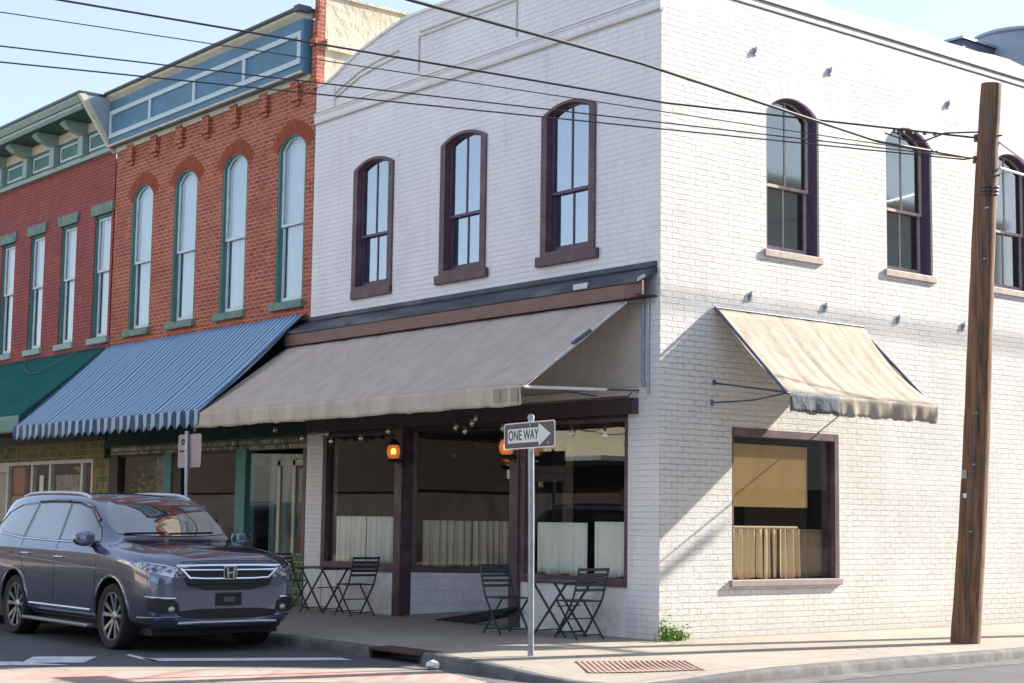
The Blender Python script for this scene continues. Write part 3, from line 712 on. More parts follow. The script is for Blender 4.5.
mb = MB(); mb.prism([(RX0, -.20, 10.69), (RX0, -.30, 10.77), (RX0, -.30, 10.82), (RX0, 0, 10.82), (RX0, 0, 10.69)], (8.2, 0, 0)); mb.box(RX0, -9.22, -.25, -.19, 9.655, 9.69); mb.build('crown_moulding', M['cream_trim'], RB)
mb = MB(); mb.box(RX0, -9.15, -.36, .2, 10.823, 10.88); mb.box(-9.3, -9.12, -.38, -.1, 10.78, 10.90); mb.build('gutter', M['gutter'], RB, bevel=.01)
mb = MB(); mb.box(-9.15, -8.975, -.05, .12, 9.36, 10.62); mb.box(-9.16, -8.965, -.09, .14, 10.16, 10.30); mb.box(-9.13, -8.975, -.02, .12, 10.62, 11.2); mb.build('corner_pier', M['red'], RB)
mb = MB(); mb.box(-9.12, -8.98, .12, 20, 8.5, 11.12); mb.box(-9.13, -8.95, .12, 20, 11.12, 11.17); mb.box(-8.98, -8.93, .14, 1.3, 10.1, 10.3); mb.build('party_wall', M['cream_plaster'], RB)
mb = MB(); mb.box(RX0, -9.03, .3, 20, 9.7, 9.8); mb.box(RX0, -9.0, 19.8, 20, 0, 11); mb.build('roof', M['tar'], RB)
# vent on roof
MB().lathe([(.30, 0), (.30, 1.0), (0, 1.0)], (-17.35, .6, 0), 'y', 20).xf(Matrix.Translation((0, 0, 11.0))).build('roof_vent', M['greyplate'], RB, smooth=True)
MB().box(-12.5, -9.04, -.02, .02, 3.43, 5.12).build('dark_backboard', M['darkwood'], RB)
# ground floor
mb = MB(); mb.box(RX0+.05, RX1-.02, .0, .2, 3.02, 3.42); mb.build('tile_fascia', M['tiledark'], RB)
mb = MB(); mb.box(RX0+.3, -11.6, .02, .15, 2.84, 3.02); mb.box(-11.6, RX1-.02, .05, .2, 2.8, 3.02); mb.build('transom_strip', M['prism'], RB)
mb = MB(); mb.box(-17.0, -11.1, .02, .2, -.05, .9); mb.box(-9.62, -9.03, -.02, .2, -.05, .88); mb.build('tile_bulkhead', M['tile'], RB)
def post(x0, x1, y0, y1, z0, z1, mat, name='post'): return MB().box(x0, x1, y0, y1, z0, z1).build(name, mat, RB, bevel=.006)
post(-17.08, -16.7, -.01, .2, .9, 2.84, M['darkwood']); post(-14.55, -14.22, -.01, .2, .9, 2.84, M['teal']); post(-14.22, -13.85, .02, .2, .9, 2.84, M['darkwood']); post(-11.55, -11.18, -.02, .2, .9, 2.84, M['teal'])
post(-10.3, -10.2, 1.0, 1.1, 0, 2.7, M['alu']); post(-9.15, -9.04, -.01, .2, .88, 2.8, M['mauve'])
for a, b in ((-16.7, -14.55), (-13.85, -11.55)):
    w_ = MB(); w_.box(a, b, .04, .12, .9, .97); w_.box(a, b, .04, .12, 2.78, 2.84); w_ = w_.build('shop_window', M['darkwood'], RB); MB().box(a, b, .08, .086, .97, 2.78).build('pane', M['glass_shop'], w_)
# splay glass and recessed glazed door
p = Vector((-11.18, .1, 0)); q = Vector((-10.3, 1.05, 0))
e = slab(p, q, .06, .0, .5, 'shop_window', M['teal'], RB); slab(p, q, .006, .5, 2.75, 'pane', M['glass_shop'], e)
mb = MB()
for x in (-10.15, -9.62, -9.12): mb.box(x-.05, x+.05, .10, .16, .88, 2.62)
mb.box(-10.2, -9.07, .10, .16, 2.5, 2.6); d_ = mb.build('door', M['alu'], RB, bevel=.004)
MB().box(-10.15, -9.12, .12, .126, .1, 2.5).build('pane', M['glass_shop'], d_); MB().tube([(-9.62, .05, 1.2), (-9.62, .05, 1.6)], .015).build('handle', M['black'], d_)
mb = MB(); mb.box(RX0+.2, -9.1, 4.4, 4.5, 0, 3.0); mb.box(RX0+.1, RX0+.2, .2, 4.5, 0, 3); mb.box(-9.1, -9.04, .2, 4.5, 0, 3); mb.build('interior_wall', M['interior_brick'], RB)
mb = MB(); mb.box(RX0, -9.04, .2, 4.5, 3.0, 3.05); mb.box(RX0, -9.04, .2, 4.5, .0, .03); mb.build('interior_floor', M['interior'], RB)

# ================================================================== LEFT BUILDING WITH GREEN CORNICE
LB = empty('green_corniced_building', (-17.42, 0, 0), 'red brick building at far left with bracketed green cornice', 'building')
LX0, LX1 = -31.0, -17.42
lw_ = [(-18.40+i*-1.83, -17.46-i*1.83+.0) for i in range(7)]
lw_ = [(a+.02, b-.08) for a, b in lw_]
sheet(MB(), FR, [(LX0, 3.4), (LX1, 3.4), (LX1, 9.64), (LX0, 9.64)], [arch(a, b, 5.44, 8.26, 0) for a, b in lw_], .0, .3).build('front_wall', M['red2'], LB)
for a, b in lw_:
    w_ = window(LB, FR, a, b, 5.44, 8.26, 0, M['green_trim'], M['window_white'], M['glass_up'], casing=.05, proud=-.03, sashw=.065, mid=7.0, muntin=False, sill=(.10, .07, 5.33, 5.47), sill_m=M['green_pale'], curtain=('full', M['curtain_up']))
    MB().prism([FR(a-.16, -.06, 8.50), FR(a-.10, -.06, 8.26), FR(b+.10, -.06, 8.26), FR(b+.16, -.06, 8.50)], (0, .08, 0)).build('lintel', M['green_stone'], w_, bevel=.008)
mb = MB(); mb.box(LX0, LX1-.02, -.12, .1, 9.62, 9.72); mb.build('cream_band', M['green_pale'], LB)
mb = MB(); mb.box(LX0, LX1-.02, -.05, .1, 9.72, 10.5); mb.build('frieze', M['green_trim'], LB)
mb = MB(); pb = MB(); br = MB()
xs = [-18.95-i*1.62 for i in range(8)]
for x in xs:
    MB().box(x-.13, x+.13, -.20, -.05, 9.72, 10.20).prism([FR(x-.12, -.05, 10.5), FR(x-.12, -.60, 10.5), FR(x-.12, -.66, 10.42), FR(x-.12, -.5, 10.30), FR(x-.12, -.2, 10.22), FR(x-.12, -.05, 10.2)], (.24, 0, 0)).build('bracket', M['green_pale'], LB, bevel=.008)
mb = MB()
for x in [-17.5+.2]+xs[:-1]:
    mb = MB(); a, b = x-1.62+.25, x-.25
    if x > -18: a, b = -18.70, -17.65
    mb.box(a, b, -.08, -.05, 9.80, 9.85); mb.box(a, b, -.08, -.05, 10.12, 10.17); mb.box(a, a+.05, -.08, -.05, 9.85, 10.12); mb.box(b-.05, b, -.08, -.05, 9.85, 10.12)
    mb.build('panel_moulding', M['pale_trim'], LB)
mb = MB(); mb.box(LX0, LX1-.1, -.07, -.05, 10.26, 10.48); mb.build('frieze_board', M['cream_trim'], LB)
mb = MB(); mb.box(LX0, LX1-.12, -.74, .1, 10.50, 10.54); mb.build('cornice_soffit', simple('soffit_green', (.045, .12, .11), .6), LB)
mb = MB(); mb.prism([(LX0, -.74, 10.50), (LX0, -.80, 10.56), (LX0, -.80, 10.62), (LX0, -.74, 10.62)], (13.4, 0, 0)); mb.box(LX0, LX1-.16, -.76, .1, 10.54, 10.62); mb.prism([(LX0, -.82, 10.64), (LX0, -.90, 10.74), (LX0, -.90, 10.78), (LX0, 0, 10.78), (LX0, 0, 10.62)], (13.4, 0, 0))
mb.build('cornice', M['green_pale'], LB)
mb = MB(); mb.box(LX0, LX1+.02, -.94, .3, 10.783, 10.84); mb.build('gutter', M['gutter'], LB)
mb = MB(); mb.prism([(LX1-.03, -.10, 9.60), (LX1-.03, -.90, 10.78), (LX1-.03, .0, 10.78)], (.04, 0, 0)); mb.build('end_panel', M['greyplate'], LB)
mb = MB(); mb.prism([(LX1-.08, -.04, 9.56), (LX1-.08, -.16, 9.62), (LX1-.08, -.95, 10.76), (LX1-.08, -.80, 10.78)], (.13, 0, 0)); mb.build('end_rail', M['cream_trim'], LB)
mb = MB(); mb.box(LX0, LX1, .3, 20, 9.5, 9.6); mb.box(LX0, LX0+.3, .0, 20, 0, 9.6); mb.box(LX0, LX1, 19.7, 20, 0, 9.6); mb.build('roof', M['tar'], LB)
mb = MB(); mb.box(LX0, LX1, .0, .2, 2.78, 3.18); mb.box(-17.95, -17.1, -.01, .2, -.05, 2.78); mb.build('tile_wall', M['tile2'], LB)
mb = MB(); mb.box(LX0, LX1, .0, .2, 3.18, 3.42); mb.build('sign_band', M['darkwood'], LB)
mb = MB(); mb.box(-22.9, -17.95, -.02, .1, 2.70, 2.78)
for x in (-22.85, -21.35, -20.3, -18.55, -18.0): mb.box(x-.06, x+.06, 0, .1, .4, 2.70)
mb.box(-31, -22.9, .0, .1, 2.55, 2.78)
sf = mb.build('shop_window', M['pipe_white'], LB, bevel=.004); MB().box(-22.85, -18.0, .05, .056, .4, 2.7).build('pane', M['glass_shop'], sf)
mb = MB(); mb.box(-31, -22.9, .08, .15, 0, 2.55); mb.build('door_panel', simple('pale_door', (.40, .38, .33), .6), LB)
MB().box(-22.7, -22.0, .10, .16, .1, 2.66).build('wood_panel', M['woodpanel'], LB)
mb = MB(); mb.box(-31, LX1, 3.4, 3.5, 0, 3.0); mb.box(LX1-.1, LX1-.02, .2, 3.5, 0, 3); mb.box(-31, LX1, .2, 3.5, 2.95, 2.99); mb.build('interior_wall', M['interior'], LB)
mb = MB(); mb.box(-30, LX1, -.02, .2, -.05, .4); mb.build('bulkhead', M['tile'], LB)

# ---- text helper
def text_mesh(body, size, bold=.0, squeeze=1.0, ext=.004):
    cu = bpy.data.curves.new('t', 'FONT'); cu.body = body; cu.size = size; cu.align_x = 'CENTER'; cu.align_y = 'CENTER'; cu.offset = bold; cu.extrude = ext; cu.space_character = 1.02
    ob = bpy.data.objects.new('t', cu); COL.objects.link(ob); dg = bpy.context.evaluated_depsgraph_get(); dg.update()
    me = bpy.data.meshes.new_from_object(ob.evaluated_get(dg)); vs = [Vector((v.co.x*squeeze, v.co.y, v.co.z)) for v in me.vertices]; fs = [tuple(p.vertices) for p in me.polygons]
    bpy.data.objects.remove(ob); bpy.data.curves.remove(cu); bpy.data.meshes.remove(me)
    m = MB(); m.add(vs, fs); return m

# shop poster in the left window
ps = empty('shop_window_poster', (-19.3, .12, 1.6), 'mauve poster with dark capital letters hung in the left shop window', 'poster')
MB().box(-20.15, -18.65, .10, .115, 1.55, 2.45).build('sheet', simple('mauve_poster', (.30, .24, .30), .7, var=.5, scale=5), ps)
MB().box(-20.1, -18.7, .094, .099, 1.68, 1.92).build('caption_strip', M['sign_white'], ps)
text_mesh('COOKHUB', .25, .006).xf(Matrix.Translation((-19.4, .092, 1.80)) @ Matrix.Rotation(R(90), 4, 'X')).build('lettering', M['black'], ps)
MB().lathe([(.10, 0), (.30, .16), (.31, .20), (.28, .20)], (-19.0, .35, 2.42), n=20).build('bowl', simple('bowl', (.4, .3, .14), .5), ps)
ns = tag(MB().box(-20.95, -20.72, .03, .045, 2.05, 2.45).build('opening_notice', M['sign_white']), 'small white notice taped in the shop window left of the poster', 'notice')

# ================================================================== AWNINGS
def awning(root, x0, x1, top, out, mat, sag=.05, seams=6, nx=90, nv=14, name='canopy', wav=.012, seam_amp=.012, vertical='x'):
    mb = MB(); (ty, tz), (oy, oz) = top, out
    for i in range(nx+1):
        u = i/nx; x = x0+(x1-x0)*u
        ph = 2*math.pi*u*seams
        for j in range(nv+1):
            v = j/nv
            y = ty+(oy-ty)*v; z = tz+(oz-tz)*v-sag*math.sin(math.pi*v)
            z += wav*math.sin(ph*2.3+3*v)*math.sin(math.pi*v)-seam_amp*(abs(math.cos(ph/2))**30)*(.3+v*.7)+seam_amp*.4*abs(math.sin(ph/2))
            mb.v.append(Vector((x, y, z)))
    n = nv+1
    for i in range(nx):
        for j in range(nv): mb.f.append((i*n+j, (i+1)*n+j, (i+1)*n+j+1, i*n+j+1))
    if vertical == 'y': mb.v = [Vector((-p.y, p.x, p.z)) for p in mb.v]
    o = mb.build(name, mat, root, smooth=True, recalc=False); s = o.modifiers.new('thick', 'SOLIDIFY'); s.thickness = .008; return o
def valance(root, x0, x1, y, ztop, zbot, mat, scal=0, nx=200, amp=.02, freq=40, vertical='x', ragged=0, name='valance'):
    mb = MB(); nv = 5; rnd = [random.uniform(-1, 1) for _ in range(nx+1)]
    for i in range(nx+1):
        u = i/nx; x = x0+(x1-x0)*u
        zb = zbot+(scal*(1-abs(math.sin(math.pi*u*freq)))**.7 if scal else 0)+ragged*(.5*rnd[i]+.5*math.sin(u*31)+.4*math.sin(u*77))
        for j in range(nv+1):
            v = j/nv; mb.v.append(Vector((x, y-amp*v*(math.sin(u*2*math.pi*freq*.37)+.7*math.sin(u*2*math.pi*freq*.83+1)), ztop+(zb-ztop)*v)))
    n = nv+1
    for i in range(nx):
        for j in range(nv): mb.f.append((i*n+j, (i+1)*n+j, (i+1)*n+j+1, i*n+j+1))
    if vertical == 'y': mb.v = [Vector((-p.y, p.x, p.z)) for p in mb.v]
    o = mb.build(name, mat, root, smooth=True, recalc=False); s = o.modifiers.new('thick', 'SOLIDIFY'); s.thickness = .006; return o

BA = empty('canvas_awning', (-4.9, 0, 4.6), 'long beige canvas awning over the white building shop front', 'awning')
awning(BA, -9.28, -.33, (-.30, 4.60), (-2.07, 3.33), M['awn_beige'], sag=.04, seams=9)
valance(BA, -9.30, -.44, -2.08, 3.335, 3.06, M['awn_val'], amp=.015, freq=26, ragged=.012)
mb = MB(); mb.tube([(-.40, -2.05, 3.31), (-.34, -.32, 4.56)], .020); mb.tube([(-9.26, -2.05, 3.31), (-9.26, -.32, 4.56)], .02); mb.tube([(-9.28, -2.06, 3.31), (-.38, -2.06, 3.31)], .018); mb.build('frame', M['pipe_white'], BA, smooth=True)
mb = MB(); mb.tube([(-.42, -2.03, 3.30), (-.42, -.6, 3.35)], .022); mb.build('arm', M['pipe_white'], BA, smooth=True); MB().tube([(-.42, -.62, 3.35), (-.42, 0, 3.37)], .014).build('arm', M['iron'], BA, smooth=True); MB().tube([(-.375, -1.25, 3.92), (-.36, -.95, 4.12)], .03).build('clamp', M['iron'], BA, smooth=True); MB().tube([(-.42, -1.6, 3.31), (-1.2, 0, 3.32)], .012).build('arm', M['iron'], BA, smooth=True)
mb = MB()
for a, b in ((-.98, -.84), (-.80, -.70), (-.62, -.47)): mb.box(a, b, -2.105, -2.098, 3.11, 3.29)
mb.build('pale_patch', M['awn_side'], BA)

SA = empty('canvas_awning', (0, 2.66, 4.55), 'small cream canvas awning on the sunlit side wall above the curtained window', 'awning')
awning(SA, 1.06, 4.26, (-.02, 4.56), (-1.36, 3.32), M['awn_side'], sag=.10, seams=5, nx=80, vertical='y', wav=.008, seam_amp=.012)
valance(SA, 1.06, 4.26, -1.37, 3.32, 3.06, M['awn_side'], amp=.018, freq=15, vertical='y', ragged=.02)
valance(SA, 1.07, 2.05, -1.40, 3.315, 3.07, simple('shade_grey_cloth', (.13, .145, .175), .9, var=.3, bump=.02, bscale=8), amp=.012, freq=4, nx=80, vertical='y', ragged=.012, name='shaded_valance')  # grey-blue strip over the valance, a shadow painted in as cloth colour
mb = MB(); mb.tube([(.03, 1.05, 4.57), (1.34, 1.05, 3.31)], .022); mb.tube([(.03, 4.24, 4.50), (1.34, 4.24, 3.26)], .022); mb.tube([(1.35, 1.04, 3.31), (1.35, 4.28, 3.31)], .018); mb.tube([(.02, 1.04, 4.58), (.02, 4.28, 4.58)], .018); mb.build('frame', M['iron'], SA, smooth=True)
MB().tube([(0, 1.04, 3.52), (1.33, 1.05, 3.32)], .014).tube([(0, 1.04, 3.49), (0, 1.04, 3.56)], .03).build('arm', M['iron'], SA, smooth=True); MB().tube([(0, 1.0, 3.24), (.75, 1.02, 3.24), (1.33, 1.05, 3.31)], .012).tube([(0, 1.0, 3.2), (0, 1.0, 3.28)], .03).build('arm', M['iron'], SA, smooth=True); MB().tube([(0, 4.27, 3.52), (1.33, 4.27, 3.32)], .014).build('arm', M['iron'], SA, smooth=True)

BL = empty('striped_awning', (-13.2, 0, 5.2), 'blue and white striped awning with scalloped edge on the red brick building', 'awning')
awning(BL, -17.28, -9.15, (-.09, 5.20), (-2.10, 3.37), M['awn_blue'], sag=.05, seams=5, nx=200, wav=.02, seam_amp=.028)
valance(BL, -17.30, -9.15, -2.11, 3.38, 3.06, M['awn_blue_val'], scal=.09, freq=25, nx=500, amp=.012)
mb = MB(); mb.tube([(-9.16, -.12, 5.16), (-9.16, -2.08, 3.35)], .02); mb.tube([(-17.27, -.12, 5.16), (-17.27, -2.08, 3.35)], .02); mb.tube([(-17.27, -2.08, 3.35), (-9.16, -2.08, 3.35)], .02); mb.tube([(-17.27, -.05, 5.19), (-9.12, -.05, 5.19)], .03); mb.build('frame', M['iron'], BL, smooth=True)
GA = empty('green_awning', (-22, 0, 5.2), 'plain green canvas awning with pale lower border at far left', 'awning')
awning(GA, -30.5, -17.44, (-.06, 5.22), (-1.94, 3.63), M['awn_green'], sag=.02, seams=9, wav=.02)
valance(GA, -30.5, -17.44, -1.95, 3.63, 3.27, M['awn_green_val'], amp=.01, freq=20)
mb = MB(); mb.prism([(-17.43, -.02, 5.22), (-17.43, -1.95, 3.62), (-17.43, -1.95, 3.27), (-17.43, -.02, 3.27)], (.012, 0, 0)); mb.build('side_panel', M['awn_green_side'], GA)
cc = []
for px, py in ((106, 344), (80, 352), (55, 366), (40, 374), (30, 375), (25, 370), (27, 360)):
    d = at(px, py, 1, -1.0)-CAM; best = None
    # intersect with awning plane
    nrm = Vector((0, -1.59, 1.88)).cross(Vector((1, 0, 0))); nrm = Vector((0, 1.59, -1.88)); p0 = Vector((0, -.06, 5.26))
    t = (p0-CAM).dot(nrm)/d.dot(nrm); cc.append(CAM+d*t+Vector((0, -.02, .03)))
tag(MB().tube(cc, .014, 6).build('loose_cable', M['iron'], smooth=True), 'loose dark cable looping across the green awning', 'cable')

# ================================================================== CURTAINS, SHADES
def curtain(name, mp, u0, u1, w0, z0, z1, mat, label, folds=12, amp=.03, N=120, group=None, tatter=False):
    mb = MB(); nz = 6; ph = [random.uniform(-.6, .6) for _ in range(N+1)]
    for i in range(N+1):
        u = u0+(u1-u0)*i/N; a = 2*math.pi*folds*i/N
        for j in range(nz+1):
            v = j/nz; zz = z0+(z1-z0)*v; q = w0+amp*(1-.45*v)*(math.sin(a+.6*math.sin(a*.37))+.35*math.sin(2.3*a+1))
            mb.v.append(mp(u+.015*math.sin(a*.5)*(1-v), q, zz+(.015*math.sin(a*.31) if j == 0 else 0)))
    for i in range(N):
        if tatter and (i % 19 in (9, 10, 11, 12)) and i > N*.35: continue
        for j in range(nz): mb.f.append((i*(nz+1)+j, (i+1)*(nz+1)+j, (i+1)*(nz+1)+j+1, i*(nz+1)+j+1))
    o = mb.build(name, mat, None, smooth=True, recalc=False); s = o.modifiers.new('thick', 'SOLIDIFY'); s.thickness = .003
    tag(o, label, 'curtain', group); return o
cw = fabric('cafe_linen', (.93, .93, .86), (.80, .79, .70), .05, .006); cb_ = fabric('cafe_linen_tan', (.74, .68, .54), (.54, .47, .34), .08, .006); co_ = fabric('ochre_linen', (.92, .72, .44), (.70, .50, .27), .1, .006)
curtain('cafe_curtain', FR, -8.2, -7.27, .125, .80, 1.60, cw, 'pale cafe curtain in the left half of the window behind the left table', 6, .03)
curtain('cafe_curtain', FR, -7.25, -6.22, .125, .80, 1.60, cw, 'pale cafe curtain in the right half of the window behind the left table', 7, .03)
curtain('cafe_curtain', FR, -2.72, -1.60, .125, .80, 1.55, cw, 'pale cafe curtain in the left half of the window nearest the corner', 7, .03)
curtain('cafe_curtain', FR, -1.45, -.68, .125, .80, 1.57, cw, 'pale cafe curtain in the right half of the window nearest the corner', 5, .02)
SP = lambda u, w_, z: A0+dirL*u+Vector((-.78, .625, 0))*w_+Vector((0, 0, z))
curtain('cafe_curtain', SP, .18, .98, .14, .80, 1.55, cb_, 'tan cafe curtain in the entrance window next to the plum post', 6, .03)
curtain('cafe_curtain', SP, 1.0, 1.68, .14, .80, 1.55, cb_, 'tan cafe curtain in the entrance window nearest the door', 6, .03)
curtain('cafe_curtain', SD, u0+.05, u0+1.55, .12, .80, 1.50, co_, 'ragged ochre curtain with torn folds in the sunlit side window', 11, .03, N=180, tatter=True)
curtain('cafe_curtain', SD, u0+.9, u1-.12, .22, .80, 1.50, fabric('brown_linen', (.46, .34, .22), (.32, .23, .15), .3, .006), 'thin brown curtain behind the ragged one in the side window', 4, .02)
tag(MB().mbox(SD, u0+.02, u0+1.70, .10, .106, 1.81, 2.70).build('roller_shade', fabric('shade_ochre', (.56, .37, .165), (.44, .28, .12), .1, .004)), 'ochre roller shade half drawn in the sunlit side window', 'roller shade')
mb = MB(); mb.tube([SD(u0+.06, .13, 1.52), SD(u0+1.5, .13, 1.52)], .02); tag(mb.build('curtain_rail', co_), 'rolled ochre curtain rail across the side window', 'curtain rail')
curtain('window_drape', FR, -15.9, -14.9, .5, .9, 2.8, fabric('grey_drape', (.50, .52, .52), (.36, .38, .38), .3), 'grey drape gathered beside the plant in the red building window', 4, .06)
curtain('window_drape', lambda u, w_, z: Vector((-11.05+u*.66, .28+u*.72+w_, z)), .05, 1.1, .1, .5, 2.75, fabric('blue_drape', (.30, .42, .48), (.2, .28, .33), .3), 'blue grey drape hanging beside the recessed glass door', 5, .05)

# plant inside window
pp = empty('potted_plant', (-16.2, .75, .3), 'leafy yellow green plant inside the red building shop window', 'plant')
MB().lathe([(0, .3), (.2, .3), (.27, .8), (.24, .8), (.2, .76), (0, .76)], (-16.2, .75, 0), n=18).build('pot', M['rust'], pp, smooth=True)
mb = MB()
for i in range(520):
    c = Vector((-16.0+random.gauss(0, .42), .42+random.gauss(0, .14), 1.9+random.gauss(0, .48))); a = Vector((random.gauss(0, 1), random.gauss(0, 1), random.gauss(0, 1))).normalized()*.055; b = a.cross(Vector((random.gauss(0, 1), random.gauss(0, 1), random.gauss(0, 1)))).normalized()*.03
    mb.add([c-a, c+b, c+a, c-b], [(0, 1, 2, 3)])
mb.build('foliage', M['leaf2'], pp, recalc=False)
mb = MB()
for i in range(7): mb.tube([(-16.2, .75, .75), (-16.2+random.uniform(-.3, .3), .75+random.uniform(-.1, .1), 1.4), (-16.2+random.uniform(-.5, .5), .75+random.uniform(-.15, .15), 2.3)], .01, 5)
mb.build('stem', M['pole'], pp)

# ================================================================== LANTERNS, STRING LIGHTS
def lantern(x, y, z, label):
    r_ = empty('wall_lantern', (x, y, z), label, 'lantern', 'wall lanterns on the plum posts')
    MB().lathe([(.03, -.14), (.07, -.125), (.10, -.07), (.11, 0), (.10, .06), (.07, .11), (.04, .13)], (x, y-.16, z), n=18).build('globe', simple('amber_globe', (.8, .45, .3), .2) if False else M['globe'], r_, smooth=True)
    MB().lathe([(0, -.05), (.04, -.05), (.045, .02), (.02, .05), (0, .05)], (x, y-.16, z), n=12).build('flame_bulb', M['lamp_on'], r_, smooth=True)
    mb = MB(); mb.box(x-.04, x+.04, y-.012, y, z-.24, z+.1); mb.tube([(x, y, z-.12), (x, y-.05, z-.19), (x, y-.16, z-.15)], .016); mb.lathe([(0, -.19), (.05, -.18), (.11, -.135), (.10, -.12), (0, -.12)], (x, y-.16, z), n=14); mb.lathe([(.12, .10), (.07, .16), (.02, .2), (0, .2)], (x, y-.16, z), n=14)
    mb.build('bracket', M['black'], r_, smooth=True)
m = NT('lantern_globe'); m.b.inputs['Base Color'].default_value = (.85, .5, .35, 1); m.b.inputs['Roughness'].default_value = .15; m.b.inputs['Transmission Weight'].default_value = .0
m.b.inputs['Alpha'].default_value = .35; m.b.inputs['Emission Color'].default_value = (1, .25, .04, 1); m.b.inputs['Emission Strength'].default_value = .12; M['globe'] = m.m
lantern(-6.0, -.06, 2.66, 'lit amber wall lantern on the post between the left window and entrance')
lantern(-3.05, -.06, 2.66, 'amber wall lantern on the right hand post, partly hidden by the one way sign')

sl = empty('string_lights', (-6, -.6, 3.1), 'string of clear bulbs strung under the beige awning', 'string lights')
bp = [at(px, py, 1, -.6) for px, py in ((195, 429), (275, 429), (302, 437), (327, 433), (331, 440), (361, 437), (388, 430), (456, 426), (465, 430), (476, 417), (472, 422), (503, 427), (572, 432), (605, 434))]
mb = MB(); hp = []
wp = []
for p in bp: wp.append(p+Vector((0, 0, .10)))
path = [Vector((-11.5, -.7, 3.3))]
for a, b in zip(wp, wp[1:]):
    for k in range(5):
        t = k/5; path.append(a+(b-a)*t-Vector((0, 0, .12*math.sin(math.pi*t)*min(1, (b-a).length))))
path += [wp[-1], Vector((-.45, -.1, 3.35))]
mb.tube(path, .007, 5); mb.build('cord', M['black'], sl)
for p in bp:
    b_ = MB().lathe([(0, -.07), (.03, -.06), (.042, -.02), (.03, .02), (.016, .045)], p, n=12).build('bulb', M['bulb'], sl, smooth=True)
    MB().lathe([(0, .04), (.02, .04), (.02, .1), (0, .1)], p, n=8).build('socket', M['black'], b_)
# pendant lamp inside red building
pl_ = empty('pendant_lamp', (-12.9, 1.2, 2.6), 'brown dome pendant lamp inside the red building shop', 'lamp'); MB().lathe([(.02, .14), (.10, .12), (.22, 0), (.23, -.04), (.2, -.04)], (-12.9, 1.2, 2.62), n=20).build('shade', simple('amber_shade', (.45, .25, .10), .4), pl_, smooth=True); MB().tube([(-12.9, 1.2, 2.74), (-12.9, 1.2, 3.0)], .008).build('cord', M['black'], pl_)

# ================================================================== SIGNS
os_ = empty('one_way_sign', (.99, -3.03, 0), 'black and white ONE WAY arrow sign on a galvanised post', 'road sign')
MB().tube([(.99, -3.03, -.02), (.97, -3.03, 1.5), (.94, -3.03, 2.80)], .037, 12).build('post', M['galv'], os_, smooth=True)
MB().lathe([(0, 0), (.042, 0), (.04, .04), (.025, .055), (0, .06)], (.94, -3.03, 2.78), n=14).build('cap', M['galv'], os_, smooth=True)
sy = -3.085; cx, cz = .975, 2.585; hw, hh = .475, .158
def rrect(cx, cz, hw, hh, r, y, n=5):
    pts = []
    for sx, sz, a0 in ((1, 1, 0), (-1, 1, 90), (-1, -1, 180), (1, -1, 270)):
        for i in range(n+1):
            a = R(a0+90*i/n); pts.append(Vector((cx+sx*(hw-r)+r*math.cos(a), y, cz+sz*(hh-r)+r*math.sin(a))))
    return pts
TR = Matrix.Translation((cx, sy, cz)) @ Matrix.Rotation(R(-1.2), 4, 'Y') @ Matrix.Translation((-cx, -sy, -cz))
MB().prism(rrect(cx, cz, hw, hh, .035, sy), (0, .008, 0)).xf(TR).build('plate', M['sign_white'], os_)
MB().prism(rrect(cx, cz, hw-.014, hh-.014, .028, sy-.0015), (0, .0012, 0)).xf(TR).build('black_field', M['sign_black'], os_)
ar = [(-.40, .085), (.18, .085), (.18, .135), (.40, 0), (.18, -.135), (.18, -.085), (-.40, -.085)]
MB().prism([Vector((cx+a, sy-.003, cz+b)) for a, b in ar], (0, .0012, 0)).xf(TR).build('arrow', M['sign_white'], os_)
tm = text_mesh('ONE WAY', .165, .004, .72, .0006); tm.xf(TR @ Matrix.Translation((cx-.105, sy-.0045, cz)) @ Matrix.Rotation(R(90), 4, 'X')).build('lettering', M['sign_black'], os_)
mb = MB(); mb.lathe([(0, -.004), (.014, -.004), (.014, 0)], (cx+.36, sy-.001, cz-.10), 'y', 10); mb.lathe([(0, -.006), (.012, -.006), (.012, 0)], (cx+.02, sy-.001, cz+.12), 'y', 10); mb.build('bolt', M['galv'], os_)
ks = empty('parking_sign', (-6.55, -3.6, 0), 'pinkish grey parking sign on a thin post behind the parked grey car', 'road sign')
MB().tube([(-6.52, -3.6, -.02), (-6.6, -3.6, 1.5), (-6.67, -3.6, 2.86)], .032, 10).build('post', M['galv'], ks, smooth=True)
pk = simple('faded_pink_sign', (.40, .31, .34), .5, var=.12, scale=5)
MB().prism(rrect(-6.65, 2.56, .37, .255, .05, -3.56), (0, .006, 0)).build('plate', pk, ks)
mb = MB(); c = Vector((-6.86, -3.563, 2.70))
mb.tube([c+Vector((.04*math.cos(R(a)), 0, .04*math.sin(R(a)))) for a in range(0, 361, 30)], .012, 6); mb.box(-6.98, -6.78, -3.566, -3.561, 2.545, 2.575); mb.build('symbols', M['black'], ks)

